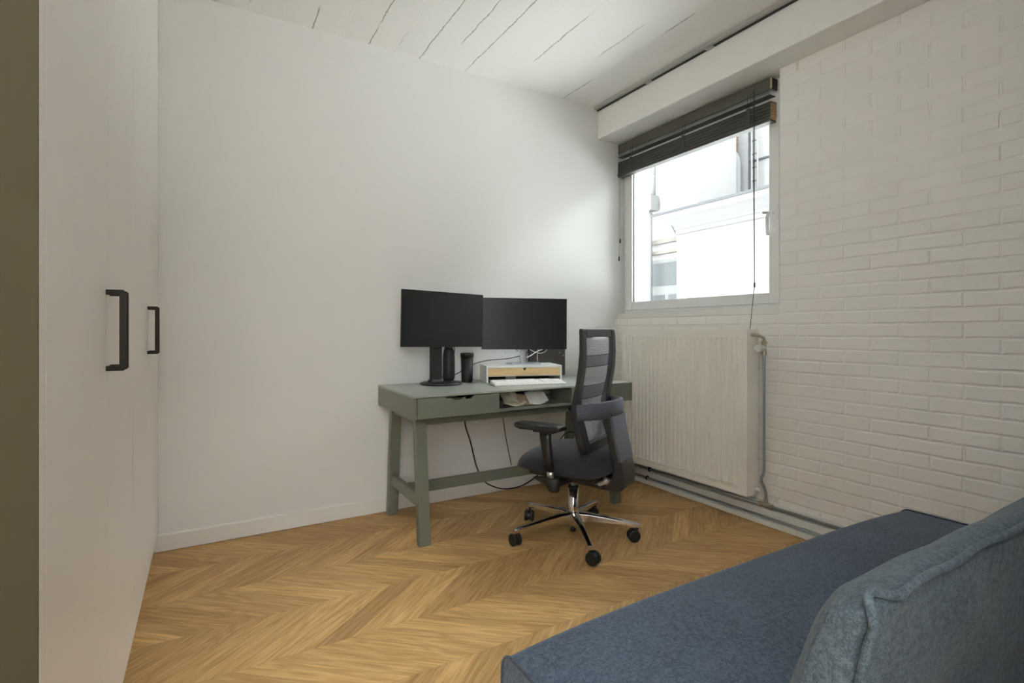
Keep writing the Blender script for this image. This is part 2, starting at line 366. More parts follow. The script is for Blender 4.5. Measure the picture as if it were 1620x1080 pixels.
def thing(name, label, cat, loc=(0, 0, 0), rz=0, group=None):
    o = bpy.data.objects.new(name, None); COL.objects.link(o); o.empty_display_size = 0.1
    o.location = loc; o.rotation_euler = (0, 0, rz); o['label'] = label; o['category'] = cat
    if group: o['group'] = group
    return o
def tag(o, label, cat, group=None):
    o['label'] = label; o['category'] = cat
    if group: o['group'] = group
    return o
def smooth_path(pts, n=8):
    pts = [Vector(p) for p in pts]; P = [pts[0]] + pts + [pts[-1]]; out = []
    for i in range(1, len(P) - 2):
        for k in range(n):
            t = k / n; a, b, c, d = P[i - 1], P[i], P[i + 1], P[i + 2]
            out.append(0.5 * ((2 * b) + (c - a) * t + (2 * a - 5 * b + 4 * c - d) * t * t + (3 * b - a - 3 * c + d) * t ** 3))
    out.append(pts[-1]); return out
def struct(name, mb, mat, parent=None, **kw):
    return mb.build(name, mat, parent, kind='structure', **kw)

# ------------------------------------------------------------------ room shell
YB = 2.972      # desk wall
XR = 2.65       # brick wall
XL = -0.80; YR = -1.60; ZC = 2.68
struct('floor', MB().box(XL, 3.0, YR, YB + 0.02, -0.06, 0), M['floor'])
struct('ceiling', MB().box(XL, 3.0, YR, YB + 0.02, ZC, ZC + 0.1), M['ceil'])
struct('wall_back', MB().box(XL - 0.1, 3.0, YB, YB + 0.15, 0, ZC), M['wall'])
struct('wall_left', MB().box(XL - 0.1, XL, YR, YB, 0, ZC), M['wall'])
struct('wall_rear', MB().box(0.46, 3.0, YR, -0.14, 0, ZC), M['darkwall'])  # unseen wall, placed close behind the sofa to shade the cushion back
struct('wall_front', MB().box(XL - 0.1, 0.46, YR - 0.1, YR, 0, ZC), M['wall'])
WY0, WZ0, WZ1 = 1.672, 1.137, 2.45
w = MB(); w.box(XR, 3.0, YR, WY0, 0, WZ1); w.box(XR, 3.0, WY0, YB, 0, WZ0)
struct('wall_right', w, M['brick'], bevel=0.004)
struct('trim_1', MB().box(2.485, 3.0, YR, YB, WZ1, ZC), M['beam'], bevel=0.006)          # concrete beam over the window
# skirting along the desk wall, two lengths meeting behind the desk
sk = MB(); sk.prism([(YB - 0.014, 0.003), (YB - 0.014, 0.078), (YB - 0.010, 0.084), (YB, 0.084), (YB, 0.003)], 0, -0.215, 1.262)
sk.prism([(YB - 0.014, 0.003), (YB - 0.014, 0.078), (YB - 0.010, 0.084), (YB, 0.084), (YB, 0.003)], 0, 1.2635, XR - 0.066)
struct('baseboard_back', sk, M['trim'])
# skirting below the brick wall: thin floor batten and a taller board behind the pipes
bb = MB(); bb.box(2.586, XR, -0.138, YB - 0.015, 0.002, 0.030); bb.box(2.612, XR, -0.138, YB - 0.015, 0.030, 0.082)
bb.box(2.634, XR, -0.138, YB - 0.015, 0.082, 0.115)
struct('baseboard_right', bb, M['trim'], bevel=0.002)

# curtain rail on the ceiling beside the beam
cr = thing('curtain_rail', 'slim grey curtain track fixed under the ceiling along the beam above the window', 'curtain rail', (2.465, 0.6, 2.655))
MB().box(2.447, 2.484, -0.13, YB - 0.004, 2.660, 2.679).build('track', M['rail'], cr, world=True)
MB().box(2.470, 2.4845, -0.13, YB - 0.004, 2.6535, 2.660).build('track_slot', M['slot'], cr, world=True)
for y in (1.95, 2.42):
    MB().box(2.455, 2.476, y, y + 0.05, 2.650, 2.6535).build('glider', M['rail'], cr, world=True)

# ------------------------------------------------------------------ window
def ring(mb, x0, x1, y0, y1, z0, z1, wy0, wy1, wz0, wz1):
    mb.box(x0, x1, y0, y0 + wy0, z0, z1); mb.box(x0, x1, y1 - wy1, y1, z0, z1)
    mb.box(x0, x1, y0 + wy0, y1 - wy1, z0, z0 + wz0); mb.box(x0, x1, y0 + wy0, y1 - wy1, z1 - wz1, z1); return mb
win = bpy.data.objects.new('window_1', None); COL.objects.link(win); win.location = (2.76, 2.32, WZ0); win['kind'] = 'structure'
ring(MB(), 2.742, 2.83, WY0 + 0.002, YB - 0.004, 1.176, WZ1, 0.075, 0.070, 0.045, 0.06).build('window_frame', M['pvc'], win, world=True, bevel=0.003)
sash = ring(MB(), 2.727, 2.80, 1.722, 2.935, 1.198, 2.415, 0.061, 0.060, 0.062, 0.135).build('sash', M['pvc'], win, world=True, bevel=0.004)
ring(MB(), 2.742, 2.752, 1.779, 2.879, 1.256, 2.284, 0.004, 0.004, 0.004, 0.004).build('gasket', M['gasket'], win, world=True)
MB().box(2.762, 2.766, 1.772, 2.886, 1.250, 2.355).build('pane', M['glass'], win, world=True)
MB().box(2.668, 2.83, WY0 + 0.002, YB - 0.004, 1.1385, 1.176).build('window_sill', M['trim'], win, world=True, bevel=0.003)
hd = MB(); hd.box(2.722, 2.729, 1.739, 1.765, 1.665, 1.735)
hd.cyl((2.723, 1.752, 1.700), (2.690, 1.752, 1.700), 0.009)
hd.tube(smooth_path([(2.694, 1.752, 1.704), (2.690, 1.765, 1.690), (2.690, 1.770, 1.66), (2.692, 1.769, 1.60), (2.694, 1.766, 1.575)]), 0.0085, 12)
hd.build('window_handle', M['pvc'], win, world=True, bevel=0.002)
kn = MB(); kn.tube([(2.694, 1.76, 1.701), (2.676, 1.775, 1.702), (2.668, 1.782, 1.702)], [0.005, 0.008, 0.006], 12); kn.build('handle_button', M['silver'], win, world=True, smooth=True)

# ------------------------------------------------------------------ blind
bl = thing('venetian_blind', 'dark wooden venetian blind pulled up to a stack at the window top', 'blind', (2.70, 2.345, 2.44))
y0, y1 = 1.730, 2.958
MB().box(2.669, 2.676, y0, y1, 2.372, 2.436).build('valance', M['valance'], bl, world=True, bevel=0.001)
MB().box(2.676, 2.724, y0, y0 + 0.006, 2.374, 2.434).build('valance_return', M['slot'], bl, world=True)
MB().box(2.667, 2.672, y0 - 0.0015, y0 + 0.006, 2.374, 2.434).build('valance_edge', M['brasst'], bl, world=True)
MB().box(2.682, 2.724, y0 + 0.01, y1 - 0.01, 2.396, 2.436).build('headrail', M['blind'], bl, world=True)
MB().box(2.670, 2.720, y0 + 0.01, y1, 2.3420, 2.3450).build('top_slat', M['blind'], bl, world=True)
st = MB()
for i in range(20):
    z = 2.206 + i * 0.0050; dx = 0.0025 * math.sin(i * 1.7) + (0.004 if i < 3 else 0)
    st.mi = 0; st.box(2.668 - dx, 2.718 - dx, y0 + 0.004 - 0.002 * math.sin(i * 2.1), y1, z, z + 0.0036)
    st.mi = 1; st.box(2.668 - dx, 2.718 - dx, y0 + 0.001 - 0.002 * math.sin(i * 2.1), y0 + 0.004 - 0.002 * math.sin(i * 2.1), z, z + 0.0036)
st.build('slats', [M['blind'], M['slatend']], bl, world=True)
MB().box(2.664, 2.716, y0 + 0.003, y1, 2.196, 2.2055).build('bottom_rail', M['blind'], bl, world=True, bevel=0.001)
for yy in (1.87, 2.34, 2.82):
    MB().box(2.6645, 2.6655, yy - 0.012, yy + 0.012, 2.196, 2.312).build('ladder_tape', M['slot'], bl, world=True)
    lc = MB()
    for k in (-0.016, 0.004): lc.cyl((2.667, yy + k, 2.305), (2.667, yy + k, 2.40), 0.0009, seg=6)
    lc.build('ladder_cord', M['cord'], bl, world=True)
pc = MB()
for k in (0, 0.006): pc.tube([(2.660 - k, 1.826 + k * 0.6, 2.40), (2.656 - k, 1.825, 1.9), (2.654, 1.822, 1.315)], 0.0019, 6)
pc.cyl((2.654, 1.822, 1.30), (2.600, 1.812, 1.058), 0.0019, seg=6)
pc.build('pull_cord', M['cord'], bl, world=True)
MB().lathe([(0.002, 0.012), (0.004, 0.010), (0.005, -0.014), (0.004, -0.016)], (2.654, 1.822, 1.306), 12).build('cord_tassel', M['slot'], bl, world=True, smooth=True)
for yy, zb in ((2.925, 1.715), (2.938, 1.585)):
    MB().cyl((2.660, yy, 2.38), (2.660, yy, zb), 0.0008, seg=6).build('tilt_cord', M['cord'], bl, world=True)
    MB().lathe([(0.002, 0.016), (0.005, 0.012), (0.006, -0.016), (0.004, -0.018)], (2.660, yy, zb), 12).build('cord_tassel', M['slot'], bl, world=True, smooth=True)

# ------------------------------------------------------------------ wardrobes (two double-door units)
XD = -0.1936
def wardrobe(name, label, ya, ym, yb, first):
    t = thing(name, label, 'wardrobe', (XD - 0.3, (ya + yb) / 2, 0), group='white built-in wardrobes on the left')
    g = 0.0012
    MB().box(XL + 0.002, XD - 0.020, ya + 0.001, yb - 0.001, 0.085, ZC - 0.004).build('carcass', M['door'], t, world=True)
    MB().box(XL + 0.002, -0.2165, ya + 0.001, yb - 0.001, 0.0, 0.085).build('plinth', M['door'], t, world=True)
    for k, (a, b) in enumerate(((ya, ym), (ym, yb))):
        d = MB().box(XD - 0.019, XD, a + g, b - g, 0.088, ZC - 0.008).build('door', M['door'], t, world=True, bevel=0.0012)
        yc = ym - 0.027 if k == 0 else ym + 0.027
        h = MB(); e = 0.0045
        h.prism([(XD, 1.142), (XD + 0.032, 1.142), (XD + 0.036, 1.138), (XD + 0.036, 0.961), (XD + 0.032, 0.957), (XD, 0.957), (XD, 0.969), (XD + 0.0245, 0.969), (XD + 0.0245, 1.130), (XD, 1.130)], 1, yc - e, yc + e)
        h.build('handle', M['bronze'], d, world=True, bevel=0.0012)
    return t
w1 = wardrobe('wardrobe', 'white double-door wardrobe nearest the camera with the large dark handles', 0.965, 1.505, 1.980, True)
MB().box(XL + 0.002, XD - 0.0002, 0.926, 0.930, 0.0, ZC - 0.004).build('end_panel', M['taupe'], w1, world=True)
MB().box(XL + 0.002, XD, 0.9302, 0.964, 0.0, ZC - 0.004).build('filler_strip', M['door'], w1, world=True, bevel=0.0005)
wardrobe('wardrobe', 'far white double-door wardrobe in the corner against the desk wall', 1.981, 2.475, YB - 0.003, False)

# ------------------------------------------------------------------ desk
dk = thing('desk', 'sage green desk with two drawers, open shelf and splayed legs against the wall', 'desk', (1.545, 2.655, 0))
DX0, DX1, DY0, DY1 = 0.851, 2.242, 2.358, 2.952
S = M['sage']
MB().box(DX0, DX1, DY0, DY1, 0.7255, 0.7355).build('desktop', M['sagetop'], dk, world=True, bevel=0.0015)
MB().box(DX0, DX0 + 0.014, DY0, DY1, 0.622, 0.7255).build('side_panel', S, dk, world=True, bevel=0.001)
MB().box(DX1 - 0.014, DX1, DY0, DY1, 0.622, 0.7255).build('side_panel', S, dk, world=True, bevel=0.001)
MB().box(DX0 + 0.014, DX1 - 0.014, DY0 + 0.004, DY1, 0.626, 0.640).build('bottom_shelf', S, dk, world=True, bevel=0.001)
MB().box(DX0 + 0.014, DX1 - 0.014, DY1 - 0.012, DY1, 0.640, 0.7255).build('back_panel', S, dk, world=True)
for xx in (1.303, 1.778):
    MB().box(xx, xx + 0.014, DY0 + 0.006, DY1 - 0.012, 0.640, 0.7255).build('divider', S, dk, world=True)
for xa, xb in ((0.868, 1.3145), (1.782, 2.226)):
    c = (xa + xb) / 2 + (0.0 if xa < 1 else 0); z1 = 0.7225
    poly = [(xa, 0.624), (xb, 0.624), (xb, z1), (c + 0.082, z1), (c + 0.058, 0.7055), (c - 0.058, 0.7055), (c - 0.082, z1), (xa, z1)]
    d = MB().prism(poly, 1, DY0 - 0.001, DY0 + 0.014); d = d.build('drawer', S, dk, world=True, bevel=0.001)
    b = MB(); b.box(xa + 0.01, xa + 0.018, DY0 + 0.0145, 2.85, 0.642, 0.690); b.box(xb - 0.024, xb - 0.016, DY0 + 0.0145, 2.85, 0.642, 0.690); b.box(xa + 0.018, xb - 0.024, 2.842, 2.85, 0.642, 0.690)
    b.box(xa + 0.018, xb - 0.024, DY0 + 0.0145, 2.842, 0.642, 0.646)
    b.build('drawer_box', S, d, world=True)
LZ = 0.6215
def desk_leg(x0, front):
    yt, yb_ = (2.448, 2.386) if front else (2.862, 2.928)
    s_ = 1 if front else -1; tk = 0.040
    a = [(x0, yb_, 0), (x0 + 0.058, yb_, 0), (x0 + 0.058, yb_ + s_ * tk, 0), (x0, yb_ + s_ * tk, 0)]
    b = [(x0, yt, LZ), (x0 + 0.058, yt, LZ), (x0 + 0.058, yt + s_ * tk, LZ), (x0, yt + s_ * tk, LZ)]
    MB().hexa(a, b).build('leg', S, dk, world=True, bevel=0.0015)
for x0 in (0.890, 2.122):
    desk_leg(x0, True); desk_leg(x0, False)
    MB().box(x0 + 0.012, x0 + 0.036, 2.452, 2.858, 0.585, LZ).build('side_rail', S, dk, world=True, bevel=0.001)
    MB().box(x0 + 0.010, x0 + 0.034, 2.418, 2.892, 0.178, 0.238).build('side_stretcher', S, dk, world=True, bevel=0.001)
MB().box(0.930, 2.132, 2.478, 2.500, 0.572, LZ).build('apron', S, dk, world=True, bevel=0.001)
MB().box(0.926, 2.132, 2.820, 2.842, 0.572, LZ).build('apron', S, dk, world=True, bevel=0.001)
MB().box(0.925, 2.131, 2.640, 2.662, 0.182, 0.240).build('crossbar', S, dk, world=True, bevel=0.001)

# things in the open shelf and showing in the left drawer
def sheet(name, mat, label, cat, c, sx, sy, tilt, rz, curl=0.02, group=None, th=0.0015):
    mb = MB(); n = 8; top = []; rings = []
    for i in range(n + 1):
        u = -1 + 2 * i / n; r = []
        for (v, k) in ((-1, 0), (1, 0), (1, 1), (-1, 1)):
            z = curl * (u * u) + 0.006 * math.sin(3 * u + 2 * v) + k * th
            r.append((u * sx / 2, v * sy / 2, z))
        rings.append(r)
    mb.loft(rings)
    o = mb.build(name, mat, None, smooth=False)
    o.location = c; o.rotation_euler = (tilt[0], tilt[1], rz); tag(o, label, cat, group); return o
sheet('paper_sheet', M['paperw'], 'white sheet hanging forward from the open desk shelf', 'paper', (1.575, 2.410, 0.678), 0.11, 0.10, (R(38), R(-8)), R(-14), 0.008)
sheet('folded_leaflet', M['paperc'], 'cream leaflet standing crumpled at the left of the open desk shelf', 'paper', (1.425, 2.47, 0.690), 0.12, 0.09, (R(50), R(6)), R(10), 0.012)
sheet('receipt', M['paperc'], 'small crumpled cream receipt lying low in the shelf beside the drawer', 'paper', (1.425, 2.405, 0.653), 0.15, 0.06, (R(10), 0), R(6), 0.010)
sheet('card', M['card'], 'tan card tucked between the papers in the middle of the desk shelf', 'card', (1.505, 2.42, 0.668), 0.09, 0.07, (R(28), R(16)), R(-28), 0.006)
sheet('envelope', M['paperc'], 'pale envelope lying high at the right of the desk shelf', 'envelope', (1.665, 2.50, 0.698), 0.10, 0.08, (R(18), R(5)), R(-20), 0.006)
bx = MB().box(-0.018, 0.018, -0.03, 0.03, 0, 0.040).build('small_box', M['darkbox'], bevel=0.002); bx.location = (1.338, 2.42, 0.6405)
tag(bx, 'small black box in the left end of the open desk shelf', 'box')
bx = MB().box(-0.045, 0.045, -0.05, 0.05, 0, 0.046).build('charger_box', M['darkbox'], bevel=0.003); bx.location = (1.655, 2.50, 0.6405); bx.rotation_euler = (0, 0, R(-12))
tag(bx, 'dark box under the pale envelope in the open desk shelf', 'box')
sheet('notepad', M['paperc'], 'pale notepad glimpsed through the grip cut-out of the left drawer', 'notepad', (1.09, 2.43, 0.692), 0.10, 0.06, (0, 0), R(5), 0.002, th=0.012)

# ------------------------------------------------------------------ monitor stand box with monitor
ZT = 0.7356
rz = thing('monitor_riser', 'white monitor riser box with a pale birch drawer on the desk', 'monitor stand', (1.436, 2.735, ZT), R(-18))
WR, DR, HR = 0.470, 0.262, 0.100
MB().box(0, WR, 0, DR, HR - 0.012, HR).build('top_board', M['whitep'], rz, bevel=0.0015)
MB().box(0, 0.012, 0, DR, 0, HR - 0.012).build('side_board', M['whitep'], rz, bevel=0.001)
MB().box(WR - 0.012, WR, 0, DR, 0, HR - 0.012).build('side_board', M['whitep'], rz, bevel=0.001)
MB().box(0.012, WR - 0.012, 0.012, DR - 0.002, 0.036, 0.042).build('middle_board', M['whitep'], rz)
MB().box(0.012, WR - 0.012, DR - 0.010, DR - 0.002, 0.0, 0.036).build('back_board', M['blackm'], rz)
cx = WR / 2
arc = [(cx + 0.009 * math.cos(a), HR - 0.014 - 0.014 * math.sin(a)) for a in [math.pi * k / 8 for k in range(9)]]
poly = [(0.0125, 0.041), (WR - 0.0125, 0.041), (WR - 0.0125, HR - 0.0135)] + arc + [(0.0125, HR - 0.0135)]
dd = MB().prism(poly, 1, 0.001, 0.012).build('drawer', M['bamboo'], rz)
MB().box(cx - 0.012, cx + 0.012, 0.0125, 0.016, 0.070, HR - 0.014).build('grip_recess', M['slot'], dd)

def monitor(name, label, loc, rzz, cx_, w_, z0, z1, roll, yoff, mat_bezel, chin):
    t = thing(name, label, 'monitor', loc, rzz)
    sc = MB(); h = z1 - z0; Rm = Matrix.Translation((cx_, yoff, (z0 + z1) / 2)) @ Matrix.Rotation(roll, 4, 'Y') 
    sc.box(-w_ / 2, w_ / 2, 0, 0.012, -h / 2, h / 2, Rm)
    sc.loft([[Rm @ Vector(p) for p in ((-w_ * .47, 0.012, -h * .45), (w_ * .47, 0.012, -h * .45), (w_ * .47, 0.012, h * .45), (-w_ * .47, 0.012, h * .45))],
             [Rm @ Vector(p) for p in ((-w_ * .3, 0.045, -h * .28), (w_ * .3, 0.045, -h * .28), (w_ * .3, 0.045, h * .28), (-w_ * .3, 0.045, h * .28))]])
    c = sc.build('casing', mat_bezel, t, bevel=0.001)
    s2 = MB(); s2.box(-w_ / 2 + 0.006, w_ / 2 - 0.006, -0.0012, -0.0002, -h / 2 + chin, h / 2 - 0.006, Rm); s2.build('screen', M['screen'], t)
    s3 = MB(); s3.box(-w_ / 2 + 0.001, w_ / 2 - 0.001, -0.0022, -0.0002, -h / 2 + 0.0015, -h / 2 + chin - 0.0015, Rm); s3.build('chin_bezel', M['blackp'], t)
    return t
# left monitor : disc foot
m1 = monitor('monitor', 'black monitor on a round black foot at the left of the desk', (1.180, 2.815, ZT), R(8.5), 0.004, 0.545, 0.217, 0.534, R(1.1), -0.033, M['blackp'], 0.014)
MB().lathe([(0.110, 0.0), (0.121, 0.003), (0.122, 0.009), (0.114, 0.013), (0.04, 0.0175), (0.0, 0.018)][:-1] , (0, 0, 0), 48).build('foot', M['blackp'], m1, smooth=True)
nk = MB(); nk.loft([[(-0.034 + 0.032 * sx_, 0.0 + 0.020 * sy_, z) for sx_, sy_ in ((-1, -1), (1, -1), (1, 1), (-1, 1))] for z in (0.0172, 0.36)]); nk.build('stand_post', M['blackm'], m1, bevel=0.006)
nk = MB(); nk.loft([[(-0.034 + r_ * sx_, 0.0 + (r_ - 0.012) * sy_, z) for sx_, sy_ in ((-1, -1), (1, -1), (1, 1), (-1, 1))] for r_, z in ((0.041, 0.0165), (0.0335, 0.032))]); nk.build('post_collar', M['blackm'], m1, bevel=0.003)
MB().tube(smooth_path([(-0.058, -0.012, 0.235), (-0.074, -0.030, 0.190), (-0.079, -0.032, 0.150), (-0.067, -0.02, 0.128)]), 0.0035, 8).build('cable_loop', M['cable'], m1, smooth=True)
# right monitor : silver plate foot on the riser
m2 = monitor('monitor', 'black monitor on a silver plate foot standing on the white riser', (1.738, 2.800, ZT + HR + 0.0002), R(-21.5), 0.003, 0.545, 0.093, 0.415, R(0.3), -0.020, M['blackp'], 0.014)
MB().prism([(-0.085, -0.065), (0.095, -0.065), (0.105, -0.03), (0.105, 0.075), (-0.085, 0.075), (-0.112, 0.02)], 2, 0.0, 0.008).build('foot', M['silver'], m2, bevel=0.0015)
MB().box(-0.017, 0.017, 0.020, 0.045, 0.008, 0.26).build('stand_post', M['silver'], m2, bevel=0.003)

# bottle, cup, keyboard
bt = thing('water_bottle', 'tall matte black water bottle standing on the left monitor foot', 'bottle', (1.250, 2.862, ZT + 0.0155))
MB().lathe([(0.026, 0), (0.033, 0.006), (0.0355, 0.02), (0.0355, 0.125), (0.034, 0.155), (0.029, 0.182), (0.026, 0.190)], (0, 0, 0), 36).build('body', M['blackm'], bt, smooth=True)
MB().lathe([(0.024, 0.190), (0.026, 0.192), (0.026, 0.212), (0.023, 0.216)], (0, 0, 0), 32).build('cap', M['blackp'], bt, smooth=True)
MB().tube(smooth_path([(0.026, 0, 0.205), (0.036, 0.0, 0.195), (0.037, 0, 0.175), (0.034, 0, 0.155)]), 0.003, 8).build('strap', M['blackm'], bt, smooth=True)
cp = thing('travel_cup', 'black ribbed travel cup with a wide lid between bottle and riser', 'cup', (1.370, 2.862, ZT))
MB().lathe([(0.028, 0), (0.0325, 0.004), (0.034, 0.012), (0.0375, 0.150)], (0, 0, 0), 36).build('body', M['blackm'], cp, smooth=True)
MB().lathe([(0.0375, 0.150), (0.041, 0.153), (0.0415, 0.168), (0.0405, 0.1755), (0.036, 0.177)], (0, 0, 0), 36).build('lid', M['blackp'], cp, smooth=True)
kb = thing('keyboard', 'slim white computer keyboard lying before the riser', 'keyboard', (1.400, 2.560, ZT + 0.0004), R(-14.5))
KW, KD = 0.428, 0.125
MB().prism([(0, 0), (0, 0.006), (0.006, 0.010), (KD, 0.021), (KD, 0.0)], 0, 0, KW).build('case', M['whitep'], kb, bevel=0.0015)
keys = []
for r_ in range(6):
    y = 0.012 + r_ * 0.0185; x = 0.008
    ws = {0: [.022, .018, .020, .098, .020, .018, .018, .020, .0, ]}.get(r_, None)
    if ws is None:
        ws = [0.016] * 14 if r_ == 5 else [[.034], [.030], [.026], [.016]][r_ - 1] + [.016] * 11 + [.030 - 0.002 * r_]
    for w_ in ws:
        if w_ > 0: keys.append((x, y, w_))
        x += w_ + 0.0028
    for k in range(3): keys.append((0.300 + k * 0.0185, y, 0.016))
    if r_ < 5:
        for k in range(3): keys.append((0.366 + k * 0.0185, y, 0.016))
km = MB()
for x, y, w_ in keys[:]:
    z = 0.0092 + y * 0.0925
    km.hexa([(x, y, z), (x + w_, y, z), (x + w_, y + 0.0155, z + .0014), (x, y + 0.0155, z + .0014)], [(x + .001, y + .001, z + .0035), (x + w_ - .001, y + .001, z + .0035), (x + w_ - .001, y + 0.0145, z + .0048), (x + .001, y + 0.0145, z + .0048)])
km.build('key_caps', M['keys'], kb)
# white card under the riser, dark board against the wall
o = MB().box(-0.033, 0.033, -0.0008, 0.0008, 0, 0.030).build('note_card', M['paperw']); o.location = (1.62, 2.765, ZT + 0.0003); o.rotation_euler = (0, 0, R(-18))
tag(o, 'small white card standing under the monitor riser', 'card')
pb = thing('pin_board', 'dark brown board leaning on the wall behind the right monitor', 'board', (2.02, 2.958, ZT))
MB().box(1.875, 2.172, 2.950, 2.966, ZT, 1.10).build('panel', M['brownb'], pb, world=True, bevel=0.001)
for x, z in ((2.124, 0.893), (2.158, 0.874)):
    MB().lathe([(0.0045, 0), (0.0045, 0.004), (0.002, 0.006)], (0, 0, 0), 10).build('pin', M['silver'], pb)
    p = pb.children[-1] if len(pb.children) else None
pins = [c for c in COL.objects if c.name.startswith('pin') and c.type == 'MESH' and c.parent == pb]
for c, (x, z) in zip(pins, ((2.124, 0.893), (2.158, 0.874))):
    c.location = (x - 2.02, -0.008, z - ZT); c.rotation_euler = (R(90), 0, 0)

def cable(name, label, pts, r, mat, seg=8):
    o = MB().tube(smooth_path(pts), r, seg).build(name, mat, smooth=True); tag(o, label, 'cable'); return o
cable('monitor_cable', 'thin black cable running behind bottle, cup and riser along the wall', [(1.165, 2.842, 0.82), (1.20, 2.90, 0.775), (1.255, 2.915, 0.768), (1.33, 2.93, 0.780), (1.44, 2.935, 0.833), (1.55, 2.935, 0.857), (1.70, 2.92, 0.866), (1.78, 2.84, 0.90), (1.79, 2.825, 0.95)], 0.0028, M['cable'])
cable('white_cable', 'white cable fanning out to the right behind the silver monitor post', [(1.80, 2.865, 0.872), (1.86, 2.90, 0.885), (1.925, 2.935, 0.905), (2.00, 2.935, 0.93), (2.06, 2.93, 0.96)], 0.0032, M['wcable'])
cable('white_cable', 'short white cable hanging down from the knot before the brown board', [(1.95, 2.94, 0.96), (1.935, 2.938, 0.905), (1.925, 2.93, 0.865), (1.92, 2.915, 0.843)], 0.0024, M['wcable'])
cable('white_cable', 'white cable curving up left from the knot before the brown board', [(1.84, 2.93, 0.96), (1.865, 2.935, 0.925), (1.91, 2.938, 0.903), (1.96, 2.940, 0.893), (2.00, 2.935, 0.910), (2.02, 2.93, 0.95)], 0.0024, M['wcable'])
cable('white_cable', 'white cable stub left of the silver monitor post', [(1.655, 2.92, 0.97), (1.665, 2.922, 0.93), (1.680, 2.925, 0.898)], 0.0024, M['wcable'])
cable('black_cable', 'black cable stub just left of the silver monitor post', [(1.715, 2.88, 0.965), (1.730, 2.89, 0.935), (1.752, 2.90, 0.915)], 0.0024, M['cable'])
cable('power_cable', 'black cable hanging under the desk and looping over the floor to the right', [(1.375, 2.90, 0.60), (1.385, 2.92, 0.47), (1.425, 2.925, 0.35), (1.465, 2.925, 0.20), (1.51, 2.92, 0.105), (1.57, 2.90, 0.06), (1.65, 2.89, 0.035), (1.76, 2.89, 0.032), (1.84, 2.89, 0.055), (1.90, 2.89, 0.085), (1.96, 2.89, 0.13), (2.00, 2.88, 0.22)], 0.004, M['cable'])
cable('thin_cable', 'thin black cable hanging under the desk behind the armrest', [(1.62, 2.86, 0.60), (1.625, 2.88, 0.54), (1.645, 2.89, 0.44), (1.665, 2.89, 0.33), (1.70, 2.89, 0.18)], 0.0025, M['cable'])
cable('looped_cable', 'black cable loop showing above the seat between seat and backrest', [(2.00, 2.80, 0.22), (2.03, 2.82, 0.30), (2.09, 2.84, 0.350), (2.17, 2.85, 0.352), (2.24, 2.86, 0.30), (2.26, 2.87, 0.12)], 0.004, M['cable'])
cable('grey_cable', 'thin pale cable curling below the seat near the skirting', [(1.93, 2.80, 0.18), (1.93, 2.82, 0.09), (1.96, 2.83, 0.045), (2.02, 2.84, 0.035)], 0.0018, M['duct'])

# ------------------------------------------------------------------ radiator and pipes
ra = thing('radiator', 'cream panel radiator with vertical ribs under the window', 'radiator', (2.55, 2.245, 0.155))
RX, RY0, RY1, RZ0, RZ1 = 2.500, 1.762, 2.733, 0.156, 1.050
fp = MB()
# ribbed front panel
n = 27; ys = []; prof = []
ya, yb = RY0 + 0.040, RY1 - 0.030; pitch = (yb - ya) / n
prof.append((RX, RY0)); 
for i in range(n):
    c = ya + pitch * (i + 0.5)
    prof += [(RX, c - pitch * 0.23), (RX + 0.013, c - pitch * 0.09), (RX + 0.013, c + pitch * 0.09), (RX, c + pitch * 0.23)]
prof.append((RX, RY1))
za, zb = RZ0 + 0.040, RZ1 - 0.042
lo = [fp.bm.verts.new((x, y, za + 0.012)) for x, y in prof]; hi = [fp.bm.verts.new((x, y, zb - 0.012)) for x, y in prof]
lo2 = [fp.bm.verts.new((RX, y, za)) for x, y in prof]; hi2 = [fp.bm.verts.new((RX, y, zb)) for x, y in prof]
lo3 = [fp.bm.verts.new((RX, y, RZ0)) for x, y in prof]; hi3 = [fp.bm.verts.new((RX, y, RZ1)) for x, y in prof]
lo4 = [fp.bm.verts.new((RX + 0.008, y, RZ0)) for x, y in prof]; hi4 = [fp.bm.verts.new((RX + 0.008, y, RZ1)) for x, y in prof]
for A, B in ((lo4, lo3), (lo3, lo2), (lo2, lo), (lo, hi), (hi, hi2), (hi2, hi3), (hi3, hi4)):
    for i in range(len(prof) - 1): fp.bm.faces.new((A[i], A[i + 1], B[i + 1], B[i]))
fp.build('front_panel', M['radi'], ra, world=True)
MB().box(RX + 0.088, RX + 0.096, RY0 + 0.003, RY1 - 0.003, RZ0 + 0.01, RZ1 - 0.01).build('rear_panel', M['radi'], ra, world=True)
MB().box(RX - 0.0005, RX + 0.098, RY0 - 0.002, RY0, RZ0, RZ1).build('side_cover', M['radi'], ra, world=True, bevel=0.0005)
MB().box(RX - 0.0005, RX + 0.098, RY1, RY1 + 0.002, RZ0, RZ1).build('side_cover', M['radi'], ra, world=True, bevel=0.0005)
gr = MB(); gr.box(RX + 0.001, RX + 0.010, RY0, RY1, RZ1 - 0.001, RZ1 + 0.003); gr.box(RX + 0.086, RX + 0.097, RY0, RY1, RZ1 - 0.001, RZ1 + 0.003)
for i in range(48):
    y = RY0 + 0.012 + i * (RY1 - RY0 - 0.024) / 47; gr.box(RX + 0.010, RX + 0.086, y - 0.003, y + 0.003, RZ1 - 0.001, RZ1 + 0.002)
gr.build('top_grille', M['radi'], ra, world=True)
cv = MB()
for i in range(60):
    y = ya + (i + 0.5) * (yb - ya) / 60; cv.box(RX + 0.014, RX + 0.082, y - 0.0008, y + 0.0008, RZ0 + 0.03, RZ1 - 0.03)
cv.build('convector_fins', M['radi'], ra, world=True)
lt = MB()
